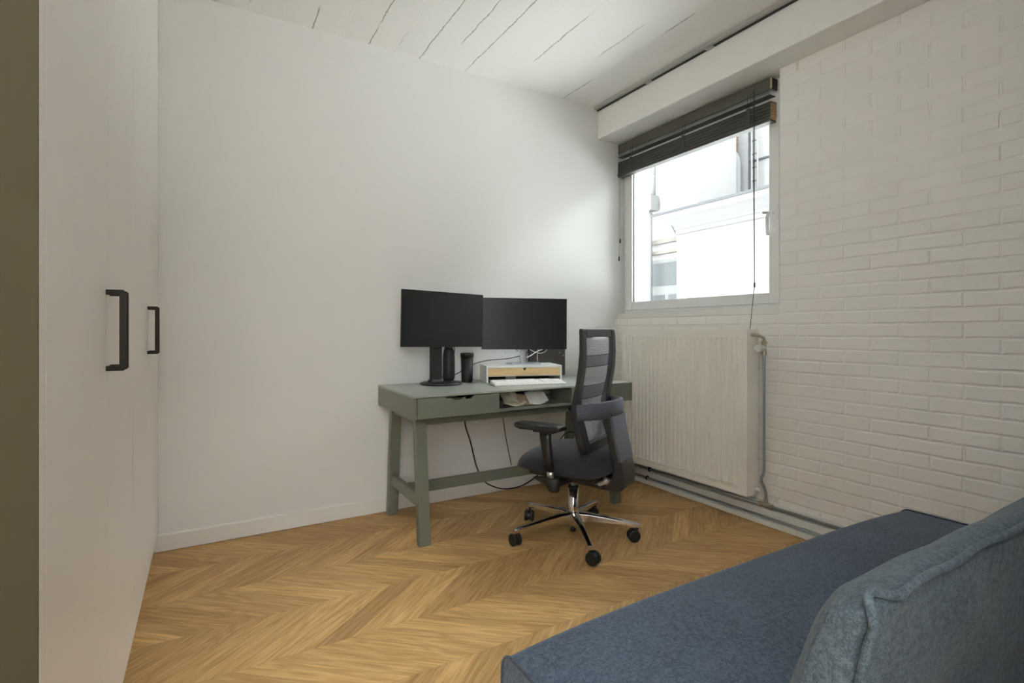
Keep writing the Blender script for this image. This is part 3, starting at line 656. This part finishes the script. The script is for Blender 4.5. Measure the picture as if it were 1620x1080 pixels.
for i in range(n):
    c = ya + pitch * (i + 0.5); lt.box(RX - 0.007, RX + 0.0004, c + pitch * 0.5 - 0.009, c + pitch * 0.5 + 0.009, RZ0 + 0.046, RZ0 + 0.050)
lt.build('light_slots', M['keys'], ra, world=True)  # white ledges standing in for bright reflections low on the ribs
MB().lathe([(0.012, 0), (0.012, 0.012), (0.006, 0.018)], (0, 0, 0), 16).build('drain_plug', M['whitep'], ra)
dp = [c for c in COL.objects if c.name.startswith('drain_plug')][0]; dp.location = (0.03, RY0 - 0.002 - 2.245, 0.028); dp.rotation_euler = (R(90), 0, 0)
vv = MB(); vv.tube(smooth_path([(RX + 0.030, RY0 - 0.002, 1.026), (RX + 0.050, RY0 - 0.022, 1.024), (2.600, RY0 - 0.030, 1.008), (2.606, RY0 - 0.030, 0.985)]), 0.0085, 12)
vv.cyl((2.606, RY0 - 0.030, 0.990), (2.606, RY0 - 0.030, 0.975), 0.016); vv.cyl((2.606, RY0 - 0.030, 0.975), (2.606, RY0 - 0.030, 0.93), 0.0115)
vv.cyl((2.606, RY0 - 0.030, 0.935), (2.606, RY0 - 0.030, 0.915), 0.014)
valve = vv.build('valve', M['brass'], ra, world=True, smooth=False, bevel=0.001)
vk = MB(); vk.cyl((2.606, RY0 - 0.030, 0.953), (2.560, RY0 - 0.040, 0.953), 0.012, 0.014); vk.cyl((2.562, RY0 - 0.040, 0.953), (2.528, RY0 - 0.044, 0.953), 0.017, 0.020)
vk.build('valve_knob', M['whitep'], valve, world=True, bevel=0.002)
for y in (1.95, 2.54):
    MB().box(RX + 0.096, XR - 0.0005, y - 0.015, y + 0.015, RZ0 + 0.03, RZ1 - 0.05).build('wall_bracket', M['radi'], ra, world=True)

pp = thing('heating_pipe', 'upper grey heating pipe along the brick wall rising to the radiator valve', 'pipe', (2.62, 1.7, 0.098))
MB().cyl((2.622, -0.13, 0.098), (2.622, 1.712, 0.098), 0.0085, seg=14).build('pipe_run', M['pipe'], pp, world=True, smooth=True)
MB().cyl((2.622, 1.752, 0.098), (2.622, 2.95, 0.098), 0.0085, seg=14).build('pipe_run', M['pipe'], pp, world=True, smooth=True)
te = MB(); te.cyl((2.622, 1.700, 0.098), (2.622, 1.765, 0.098), 0.0125); te.cyl((2.622, 1.732, 0.098), (2.622, 1.732, 0.135), 0.0115); te.cyl((2.622, 1.694, 0.098), (2.622, 1.708, 0.098), 0.015); te.cyl((2.622, 1.757, 0.098), (2.622, 1.771, 0.098), 0.015)
te.build('tee_fitting', M['brass'], pp, world=True, bevel=0.001)
MB().tube(smooth_path([(2.622, 1.732, 0.135), (2.622, 1.732, 0.165), (2.618, 1.742, 0.20), (2.608, 1.750, 0.24), (2.606, 1.733, 0.30), (2.606, 1.732, 0.5), (2.606, 1.732, 0.80), (2.606, 1.732, 0.915)]), 0.0075, 12).build('riser_pipe', M['pipe'], pp, world=True, smooth=True)
p2 = thing('heating_pipe', 'lower grey heating pipe along the brick wall just above the skirting', 'pipe', (2.60, 1.7, 0.041))
MB().cyl((2.600, -0.13, 0.0415), (2.600, 2.95, 0.0415), 0.0085, seg=14).build('pipe_run', M['pipe'], p2, world=True, smooth=True)
def clip(parent, x, z):
    c = MB(); c.tube([(x + 0.0125 * math.cos(a), 2.59, z + 0.0125 * math.sin(a)) for a in [2 * math.pi * k / 12 for k in range(12)]], 0.004, 8, closed=True)
    c.box(x + 0.009, 2.634 if x > 2.61 else 2.612, 2.584, 2.596, z - 0.004, z + 0.004); c.build('pipe_clip', M['blackp'], parent, world=True)
clip(pp, 2.622, 0.098); clip(p2, 2.600, 0.0415)

# ------------------------------------------------------------------ office chair (local: +y faces forward, +x is its right)
ch = thing('office_chair', 'black office chair with mesh back and polished star base before the desk', 'office chair', (1.617, 2.126, 0), R(27))
def grid_cushion(f_out, f_top, f_bot, nx=14, ny=14):
    """closed pillow: f_out(a,b)->(x,y); top and bottom heights"""
    mb = MB(); bm = mb.bm; T = {}; B = {}
    for i in range(nx + 1):
        for j in range(ny + 1):
            a, b = -1 + 2 * i / nx, -1 + 2 * j / ny; x, y = f_out(a, b)
            T[i, j] = bm.verts.new((x, y, f_top(a, b))); B[i, j] = bm.verts.new((x * 0.985, y * 0.985, f_bot(a, b)))
    for i in range(nx):
        for j in range(ny):
            bm.faces.new((T[i, j], T[i + 1, j], T[i + 1, j + 1], T[i, j + 1])); bm.faces.new((B[i, j], B[i, j + 1], B[i + 1, j + 1], B[i + 1, j]))
    rim = [(i, 0) for i in range(nx)] + [(nx, j) for j in range(ny)] + [(i, ny) for i in range(nx, 0, -1)] + [(0, j) for j in range(ny, 0, -1)]
    M_ = {}
    for k in rim:
        v = (T[k].co + B[k].co) / 2; M_[k] = bm.verts.new((v.x * 1.015, v.y * 1.012, v.z))
    for q in range(len(rim)):
        a, b = rim[q], rim[(q + 1) % len(rim)]
        bm.faces.new((T[a], T[b], M_[b], M_[a])); bm.faces.new((M_[a], M_[b], B[b], B[a]))
    return mb
def squircle(a, b, hx, hy, k=0.16):
    return hx * a * (1 - k * b * b * a * a), hy * b * (1 - k * a * a * b * b)
def s_out(a, b):
    x, y = squircle(a, b, 0.248, 0.240); y += 0.006
    return x * (1 - 0.05 * max(0, -b)), y
def s_top(a, b):
    z = 0.474 - 0.034 * a ** 4 - 0.012 * a * a
    if b > 0.1: z -= 0.062 * ((b - 0.1) / 0.9) ** 2.3
    if b < -0.6: z -= 0.02 * ((-b - 0.6) / 0.4) ** 2
    return z
def s_bot(a, b):
    z = 0.357 + 0.004 * a * a
    if b > 0.3: z += 0.014 * (b - 0.3) / 0.7
    return z
grid_cushion(s_out, s_top, s_bot).build('seat', M['seatf'], ch, smooth=True, subsurf=2)
MB().loft([[(x * s_, y * s_ - 0.01, z) for x, y in ((-0.19, -0.18), (0.19, -0.18), (0.19, 0.17), (-0.19, 0.17))] for s_, z in ((0.62, 0.325), (0.95, 0.338), (1.0, 0.362))]).build('seat_pan', M['blackp'], ch, bevel=0.006)
MB().loft([[(x * s_, y * s_ - 0.01, z) for x, y in ((-0.10, -0.20), (0.10, -0.20), (0.085, 0.12), (-0.085, 0.12))] for s_, z in ((0.8, 0.292), (1.0, 0.305), (1.0, 0.330))]).build('mechanism', M['chairpl'], ch, bevel=0.006)
# gas column
MB().lathe([(0.0135, 0.255), (0.0135, 0.296)], (0, 0, 0), 20).build('gas_piston', M['silver'], ch, smooth=True)
MB().lathe([(0.020, 0.258), (0.027, 0.257), (0.0275, 0.249), (0.027, 0.248)], (0, 0, 0), 24).build('column_cap', M['blackp'], ch, smooth=True)
MB().lathe([(0.0255, 0.248), (0.0255, 0.125), (0.019, 0.055)], (0, 0, 0), 32).build('column', M['alu'], ch, smooth=True)
MB().lathe([(0.0145, 0.055), (0.0145, 0.032), (0.010, 0.028)], (0, 0, 0), 16).build('column_end', M['blackp'], ch, smooth=True)
# star base: five arms, casters
base = MB()
base.lathe([(0.030, 0.128), (0.038, 0.122), (0.038, 0.085), (0.030, 0.072)], (0, 0, 0), 30)
star = base.build('base_hub', M['alu'], ch, smooth=True)
for k in range(5):
    ang = R(30 + 72 * k - 27)
    ca, sa = math.cos(ang), math.sin(ang)
    rings = []
    for r_, wd, zt, zb_ in ((0.026, 0.024, 0.127, 0.078), (0.08, 0.021, 0.124, 0.083), (0.16, 0.018, 0.115, 0.083), (0.24, 0.0155, 0.104, 0.078), (0.31, 0.0145, 0.0925, 0.0700), (0.334, 0.0130, 0.088, 0.0660)):
        rings.append([(r_ * ca - q * wd * sa * t_, r_ * sa + q * wd * ca * t_, z) for q, t_, z in ((-1, .82, zb_), (1, .82, zb_), (1, 1, zt - 0.006), (0.55, 1, zt), (-0.55, 1, zt), (-1, 1, zt - 0.006))])
    MB().loft(rings).build('base_arm', M['alu'], ch, bevel=0.0015)
    cx_, cy_ = 0.316 * ca, 0.316 * sa
    tr = R([140, 200, 65, 265, 128][k])       # trailing direction of each caster
    dx, dy = math.cos(tr), math.sin(tr); wx, wy = -dy, dx
    c0 = Vector((cx_ + dx * 0.018, cy_ + dy * 0.018, 0.0300))
    cs = MB(); cs.cyl((cx_, cy_, 0.073), (cx_, cy_, 0.046), 0.0058, seg=12)
    hood = []
    for q in (-1, 1):
        hood.append([c0 + Vector((dx, dy, 0)) * (0.0255 * math.cos(a)) + Vector((0, 0, 0.0255 * math.sin(a))) + Vector((wx, wy, 0)) * (0.007 * q) for a in [R(t_) for t_ in (-40, 0, 40, 80, 120, 160, 200, 235)]])
    cs.hexa(hood[0], hood[1])
    cst = cs.build('caster', M['blackp'], ch, smooth=False)
    for q in (-1, 1):
        a0 = c0 + Vector((wx, wy, 0)) * (0.0085 * q); a1 = c0 + Vector((wx, wy, 0)) * (0.0245 * q)
        MB().tube([a0, a0 + (a1 - a0) * .12, a0 + (a1 - a0) * .75, a1], [0.0275, 0.0298, 0.0298, 0.0235], 26).build('wheel', M['blackm'], cst, bevel=0.0015)
# back frame
LV = [(0.472, -0.128, -0.158, 0.190, 0.135), (0.49, -0.126, -0.160, 0.205, 0.132), (0.535, -0.112, -0.148, 0.209, 0.130), (0.585, -0.098, -0.136, 0.210, 0.130), (0.63, -0.089, -0.122, 0.210, 0.132), (0.68, -0.087, -0.116, 0.210, 0.136), (0.73, -0.096, -0.120, 0.210, 0.142), (0.80, -0.112, -0.133, 0.209, 0.148), (0.87, -0.122, -0.145, 0.207, 0.150), (0.94, -0.128, -0.150, 0.205, 0.152), (1.015, -0.127, -0.148, 0.203, 0.152), (1.045, -0.125, -0.145, 0.201, 0.150), (1.056, -0.125, -0.143, 0.198, 0.150)]
bf = MB()
for s_ in (-1, 1):
    bf.loft([[(s_ * wo, yf, z), (s_ * wo, yr, z), (s_ * (wi + 0.012 * (wo > 0.2)), yr, z), (s_ * wi, yf, z)] for z, yf, yr, wo, wi in LV])
bf.hexa([(-.154, -.127, 1.016), (.154, -.127, 1.016), (.154, -.148, 1.016), (-.154, -.148, 1.016)], [(-.150, -.125, 1.056), (.150, -.125, 1.056), (.150, -.143, 1.056), (-.150, -.143, 1.056)])
bf.hexa([(-.137, -.128, .472), (.137, -.128, .472), (.137, -.158, .472), (-.137, -.158, .472)], [(-.133, -.118, .515), (.133, -.118, .515), (.133, -.152, .515), (-.133, -.152, .515)])
bf.build('back_frame', M['chairpl'], ch, bevel=0.003)
for x, z in ((-0.178, 1.038), (0.06, 1.038), (-0.178, 0.965), (-0.168, 0.50)):
    yr = -0.146 if z > 1 else (-0.152 if z > 0.9 else -0.160)
    MB().cyl((x, yr, z), (x, yr - 0.0012, z), 0.0042, seg=12).build('screw', M['slot'], ch)
mm = MB(); nx = 10; V = []
zz = [0.515 + i * (1.016 - 0.515) / 24 for i in range(25)]
def lerp_lv(z, k):
    for a, b in zip(LV, LV[1:]):
        if a[0] <= z <= b[0]: t_ = (z - a[0]) / (b[0] - a[0]); return a[k] + (b[k] - a[k]) * t_
    return LV[-1][k]
for z in zz:
    yf, wi = lerp_lv(z, 1), lerp_lv(z, 4) + 0.004
    V.append([mm.bm.verts.new((-wi + 2 * wi * i / nx, yf - 0.004 - 0.020 * (1 - (2 * i / nx - 1) ** 2), z)) for i in range(nx + 1)])
for i in range(len(V) - 1):
    for j in range(nx): mm.bm.faces.new((V[i][j], V[i][j + 1], V[i + 1][j + 1], V[i + 1][j]))
mo = mm.build('back_mesh', M['chairmesh'], ch, smooth=True)
sd = mo.modifiers.new('th', 'SOLIDIFY'); sd.thickness = 0.0015
# rear support: L-shaped spine
sp = MB()
prof = [  # (y front, z) (y rear, z) going down then forward
    ((-0.196, 0.690), (-0.232, 0.700)), ((-0.200, 0.640), (-0.240, 0.640)), ((-0.208, 0.570), (-0.252, 0.560)), ((-0.222, 0.500), (-0.268, 0.490)), ((-0.236, 0.440), (-0.282, 0.430)),
    ((-0.243, 0.400), (-0.296, 0.385)), ((-0.243, 0.372), (-0.299, 0.335)), ((-0.236, 0.356), (-0.294, 0.305)), ((-0.220, 0.348), (-0.280, 0.290)), ((-0.190, 0.344), (-0.240, 0.286)), ((-0.120, 0.338), (-0.150, 0.290)), ((-0.060, 0.330), (-0.070, 0.295))]
sp.loft([[(-0.084, f[0], f[1]), (0.084, f[0], f[1]), (0.084, r_[0], r_[1]), (-0.084, r_[0], r_[1])] for f, r_ in prof])
sp.build('back_support', M['chairpl'], ch, bevel=0.008)
# lumbar band wrapping the rear of the back
lb = MB(); rings = []
nn = 24
for i in range(nn + 1):
    a = -1 + 2 * i / nn; x = 0.208 * a
    yo = -0.128 - 0.118 * (1 - abs(a) ** 2.6); rise = 0.012 * (1 - a * a)
    zt, zb_ = 0.703 + rise, 0.628 + 0.004 * (1 - a * a)
    rings.append([(x, yo + 0.016, zb_), (x, yo, zb_), (x, yo - 0.003, (zt + zb_) / 2), (x, yo, zt - 0.006), (x, yo + 0.006, zt), (x, yo + 0.016, zt)])
lb.loft(rings)
lb.build('lumbar_band', M['lumbf'], ch, smooth=True)
cvv = MB(); rings = []
for f, r_ in prof[1:5]:
    rings.append([(-0.086, r_[0] + 0.010, r_[1]), (-0.086, r_[0] - 0.004, r_[1]), (0.0, r_[0] - 0.008, r_[1]), (0.086, r_[0] - 0.004, r_[1]), (0.086, r_[0] + 0.010, r_[1])])
cvv.loft(rings); cvv.build('spine_cover', M['lumbf'], ch, bevel=0.003)
lv = MB(); lv.tube(smooth_path([(-0.092, -0.150, 0.312), (-0.094, -0.180, 0.318), (-0.095, -0.212, 0.334), (-0.094, -0.224, 0.350)]), [0.005] * 8 + [0.013] * 8 + [0.017] * 8 + [0.010], 12)
lv.build('lever', M['silver'], ch, smooth=True)
# arms
for s_ in (-1, 1):
    X_ = s_ * 0.290
    pad = MB()
    outl = [(-0.036, -0.086), (0.034, -0.092), (0.040, -0.060), (0.040, 0.130), (0.026, 0.160), (-0.022, 0.162), (-0.040, 0.135), (-0.042, -0.05)]
    pad.loft([[(X_ + x * q, y * q + 0.04 * (1 - q), z) for x, y in outl] for q, z in ((0.86, 0.586), (0.98, 0.592), (1.0, 0.602), (0.97, 0.611), (0.86, 0.615))])
    arm = pad.build('armrest_pad', M['blackp'], ch, bevel=0.002)
    pl = MB(); pl.box(X_ - 0.026, X_ + 0.026, -0.05, 0.055, 0.578, 0.588); pl.build('pad_plate', M['blackm'], arm)
    po = MB(); rings = []
    for z, yc, hx_, hy_ in ((0.580, 0.004, 0.017, 0.031), (0.545, 0.002, 0.018, 0.029), (0.47, -0.008, 0.018, 0.026), (0.400, -0.021, 0.018, 0.023)):
        rings.append([(X_ + hx_ * math.cos(a), yc + hy_ * math.sin(a), z) for a in [2 * math.pi * k / 16 for k in range(16)]])
    po.loft(rings); po.build('armrest_post', M['blackp'], ch, smooth=True)
    sl = MB(); sl.loft([[(X_ + 0.0135 * math.cos(a), yc + 0.0165 * math.sin(a), z) for a in [2 * math.pi * k / 16 for k in range(16)]] for z, yc in ((0.402, -0.021), (0.366, -0.024))]); sl.build('post_sleeve', M['silver'], ch, smooth=True)
    br = MB()
    br.loft([[(X_ + hx_ * math.cos(a), yc + hy_ * math.sin(a), z) for a in [2 * math.pi * k / 14 for k in range(14)]] for z, yc, hx_, hy_ in ((0.370, -0.016, 0.022, 0.050), (0.350, -0.026, 0.024, 0.044), (0.330, -0.036, 0.024, 0.034), (0.312, -0.040, 0.020, 0.026), (0.307, -0.040, 0.014, 0.018))])
    br.hexa([(X_ - 0.014, 0.064, 0.364), (X_ + 0.014, 0.064, 0.364), (X_ + 0.014, 0.050, 0.356), (X_ - 0.014, 0.050, 0.356)], [(X_ - 0.018, -0.03, 0.368), (X_ + 0.018, -0.03, 0.368), (X_ + 0.018, -0.03, 0.325), (X_ - 0.018, -0.03, 0.325)])
    br.hexa([(X_, -0.055, 0.325), (X_, -0.005, 0.325), (X_, -0.005, 0.350), (X_, -0.055, 0.350)], [(s_ * 0.06, -0.055, 0.312), (s_ * 0.06, -0.005, 0.312), (s_ * 0.06, -0.005, 0.332), (s_ * 0.06, -0.055, 0.332)])
    br.build('arm_bracket', M['blackp'], ch, bevel=0.003)

# ------------------------------------------------------------------ sofa bed and its cushion
SX0, SX1, SY0, SY1, SZ = 0.545, 2.30, -0.12, 0.965, 0.368
sf = thing('sofa_bed', 'low navy fabric sofa bed in the near right corner', 'sofa', (1.42, 0.43, 0))
def mat_profile(u):
    """outline of the mattress in (y, z) at u along its length (0..1)"""
    m = 1 - abs(2 * u - 1) ** 4; yf = SY1 + 0.022 * m; zt = SZ + 0.004 + 0.006 * m; r = 0.035; P_ = [(SY0, 0.150), (SY0, zt - 0.012)]
    for k in range(1, 9): t = k / 9; P_.append((SY0 + (yf - r - SY0) * t, zt - 0.006 + 0.010 * math.sin(math.pi * t) * m + 0.006 * (t > 0.5) * 0))
    for k in range(7): a = math.pi / 2 * (1 - k / 6); P_.append((yf - r + r * math.cos(a), zt - 0.006 - r + r * math.sin(a)))
    P_ += [(yf + 0.004, 0.26), (yf, 0.17), (yf - 0.01, 0.150)]
    return P_
mb = MB(); NS = 40; rings = []
for i in range(NS + 1):
    u = i / NS; rings.append([(SX0 + (SX1 - SX0) * u, y, z) for y, z in mat_profile(u)])
mb.loft(rings); mb.build('mattress', M['navy'], sf, world=True, bevel=0.006, bseg=3)
for x, u in ((SX0 + 0.001, 0.0), (SX1 - 0.001, 1.0)):
    MB().tube([(x, y, z + 0.001) for y, z in mat_profile(u)[1:-1]], 0.0042, 8).build('piping', M['piping'], sf, world=True, smooth=True)
MB().box(SX0 + 0.02, SX1 - 0.02, SY0 + 0.002, SY0 + 0.15, 0.385, 0.600).build('backrest', M['navy'], sf, world=True, bevel=0.015)  # unseen backrest, added to block light from the cushion's rear face
MB().box(SX0 + 0.03, SX1 - 0.03, SY0 + 0.03, SY1 - 0.04, 0.085, 0.152).build('frame', M['blackm'], sf, world=True, bevel=0.004)
for x in (SX0 + 0.10, SX1 - 0.10):
    for y in (SY0 + 0.10, SY1 - 0.10): MB().cyl((x, y, 0.086), (x, y, 0), 0.022, 0.016).build('leg', M['blackm'], sf, world=True, smooth=True)

cu = thing('back_cushion', 'thick blue-grey back cushion with piped edges standing on the navy sofa bed', 'cushion', (1.30, 0.42, 0.37))
CX0, CX1 = 0.650, 2.02
def cpt(u, v, t):
    """u along x, v height 0..1, t thickness 0 back(camera side)..1 front"""
    x = CX0 + (CX1 - CX0) * u
    yb_, yf_ = 0.352 - 0.052 * v, 0.490 - 0.120 * v
    e = min(1, min(u, 1 - u) * 7); ev = min(1, (1 - v) * 5)
    bulge = (e ** 0.6) * 0.014 * (1 - (2 * v - 1) ** 4)
    if t == 0: y = yb_ - bulge
    elif t == 1: y = yf_ + bulge * 0.8
    else: y = yb_ + (yf_ - yb_) * t
    ztop = 0.740 - 0.022 * t
    if 0 < t < 1: ztop += 0.012 * e
    z = 0.383 + (ztop - 0.383) * v
    w_ = 0.007 * noise.noise(Vector((x * 5, z * 9, t * 3))) + 0.004 * math.sin(x * 34 + z * 26 + 5 * t) * (0.35 + 0.65 * noise.noise(Vector((x * 3, z * 3, 7))))
    y += w_ * (1 if t in (0, 1) else 0.4); 
    if v > 0.95 and 0 < t < 1: z += 0.6 * w_
    # rounded ends
    k = max(0, 1 - u / 0.05); z -= 0.020 * k * k * (v > 0.9) * t; y -= 0.030 * k * k * (t == 1)
    if 0 < t < 1: x -= 0.006 * (1 - min(1, u * 8))
    return Vector((x, y, z))
mb = MB(); bm = mb.bm; NU, NV, NT = 46, 16, 4; VV = {}
def gv(i, j, k):
    if (i, j, k) not in VV: VV[i, j, k] = bm.verts.new(cpt(i / NU, j / NV, k / NT))
    return VV[i, j, k]
for i in range(NU):
    for j in range(NV):
        bm.faces.new((gv(i, j, 0), gv(i + 1, j, 0), gv(i + 1, j + 1, 0), gv(i, j + 1, 0))); bm.faces.new((gv(i, j, NT), gv(i, j + 1, NT), gv(i + 1, j + 1, NT), gv(i + 1, j, NT)))
    for k in range(NT):
        bm.faces.new((gv(i, NV, k), gv(i + 1, NV, k), gv(i + 1, NV, k + 1), gv(i, NV, k + 1))); bm.faces.new((gv(i, 0, k), gv(i, 0, k + 1), gv(i + 1, 0, k + 1), gv(i + 1, 0, k)))
for j in range(NV):
    for k in range(NT):
        bm.faces.new((gv(0, j, k), gv(0, j + 1, k), gv(0, j + 1, k + 1), gv(0, j, k + 1))); bm.faces.new((gv(NU, j, k), gv(NU, j, k + 1), gv(NU, j + 1, k + 1), gv(NU, j + 1, k)))
mb.build('cover', M['denim'], cu, world=True, smooth=True, subsurf=1)
pts = [cpt(0, j / NV, 0) + Vector((-0.002, -0.003, 0)) for j in range(0, NV)]
pts += [cpt(0, 1, 0) + Vector((0.003, 0.010, 0.004)), cpt(0.012, 1, 0) + Vector((0, 0.010, 0.007)), cpt(0.035, 1, 0) + Vector((0, 0.000, -0.001))]
pts += [cpt(i / NU, 1, 0) + Vector((0, -0.002, 0.001)) for i in range(3, NU + 1)]
MB().tube(smooth_path(pts, 3), 0.0052, 10).build('piping', M['denim'], cu, world=True, smooth=True)

# ------------------------------------------------------------------ outside: white annex, taller beige house, drainpipe
an = thing('annex_building', 'white annex with heavy cornice and glazed door seen through the window', 'building', (7, 3, 0))
MB().box(7.0, 8.6, -3.0, 6.28, -1.0, 2.98).build('facade', M['fac'], an, world=True)
cn = MB(); cn.prism([(7.0, 2.69), (6.975, 2.69), (6.96, 2.75), (6.93, 2.77), (6.92, 2.80), (6.80, 2.90), (6.74, 2.94), (6.72, 3.02), (7.0, 3.02)], 1, -3.0, 6.30)
cn.hexa([(6.975, 6.30, 2.69), (7.3, 6.30, 2.69), (7.3, 6.28, 2.69), (6.975, 6.28, 2.69)], [(6.72, 6.56, 3.02), (7.3, 6.56, 3.02), (7.3, 6.28, 3.02), (6.72, 6.28, 3.02)])
cn.build('cornice', M['fac'], an, world=True)
MB().box(6.70, 7.5, -3.0, 6.58, 3.02, 3.06).box(7.5, 8.6, -3.0, 6.28, 3.02, 3.06).build('roof_flashing', M['facg'], an, world=True)
ln = thing('side_building', 'white recessed house part with grey glazed door left of the annex', 'building', (7.8, 7.5, 0))
MB().box(7.55, 8.6, 6.282, 11.0, -1.0, 5.2).build('facade', M['fac2'], ln, world=True)
lb2 = MB(); lb2.box(7.46, 7.56, 6.282, 11.0, 2.50, 2.56); lb2.box(7.48, 7.56, 6.282, 11.0, 2.70, 2.78); lb2.build('band_moulding', M['beige'], ln, world=True)
dr = MB().box(7.53, 7.56, 6.40, 7.75, -0.5, 2.40).build('glazed_door', M['extgrey'], ln, world=True)
for a, b, c, d in ((6.46, 6.95, 0.2, 1.72), (7.05, 7.62, 0.2, 1.72), (6.46, 7.62, 1.90, 2.33)):
    MB().box(7.52, 7.531, a, b, c, d).build('pane', M['extdark'], dr, world=True)
MB().box(7.50, 7.56, 6.33, 6.42, -0.5, 2.46).build('door_casing', M['extgrey'], ln, world=True)
dpipe = thing('drainpipe', 'grey drainpipe with rain hopper on the wall at the left of the window view', 'pipe', (7.3, 7.4, 0))
MB().cyl((7.38, 7.28, -0.5), (7.38, 7.28, 3.30), 0.045, seg=16).build('lower_pipe', M['extgrey'], dpipe, world=True, smooth=True)
MB().box(7.28, 7.48, 7.16, 7.42, 3.34, 3.62).build('hopper', M['fac'], dpipe, world=True)
MB().cyl((7.40, 7.22, 3.62), (7.40, 7.22, 5.15), 0.05, seg=16).build('upper_pipe', M['duct'], dpipe, world=True, smooth=True)
bh = thing('beige_building', 'beige rendered house with brick strip behind the annex roof', 'building', (9.2, 6, 0))
MB().box(9.0, 11.0, 6.76, 7.90, -1.0, 5.4).build('render_wall', M['beige'], bh, world=True)
MB().box(8.98, 11.0, 6.53, 6.76, -1.0, 5.4).build('brick_strip', M['extbrick'], bh, world=True)
MB().box(9.0, 11.0, 6.30, 6.53, -1.0, 5.4).build('white_strip', M['fac2'], bh, world=True)
MB().box(9.02, 11.0, -3.0, 6.30, -1.0, 5.4).build('white_wall', M['fac2'], bh, world=True)
MB().box(9.0, 11.0, 7.90, 12.0, -1.0, 5.4).build('left_wall', M['fac2'], bh, world=True)
wf = MB(); 
for a, b, c, d in ((5.70, 6.28, 4.95, 5.10), (6.27, 6.30, 3.2, 5.3), (5.6, 6.28, 4.26, 4.29)): wf.box(8.985, 9.02, a, b, c, d)
wf.build('window_edge', M['facg'], bh, world=True)
du = thing('roof_duct', 'white bent duct pipe climbing the beige house wall', 'duct', (8.8, 6.9, 3))
MB().tube(smooth_path([(8.82, 7.22, 5.6), (8.82, 7.22, 5.1), (8.82, 7.18, 4.80), (8.82, 7.05, 4.66), (8.82, 6.80, 4.58), (8.82, 6.58, 4.50), (8.82, 6.47, 4.36), (8.82, 6.44, 4.10), (8.82, 6.44, 2.9)]), 0.085, 16).build('duct_run', M['duct'], du, world=True, smooth=True)
ld = thing('wall_ladder', 'grey metal ladder fixed to the white wall at the right edge of the window view', 'ladder', (8.9, 6.0, 3))
lm = MB()
for y in (6.02, 6.14): lm.cyl((8.86, y, 2.9), (8.86, y, 5.0), 0.018, seg=8)
lm.build('rails', M['duct'], ld, world=True)
for i in range(8): MB().cyl((8.86, 6.02, 3.1 + i * 0.25), (8.86, 6.14, 3.1 + i * 0.25), 0.012, seg=8).build('rung', M['facg'], ld, world=True)
struct('ground', MB().box(3.0, 14.0, -4.0, 14.0, 0.80, 0.95), M['ground'])  # unseen reflector: level raised to bounce skylight in through the window
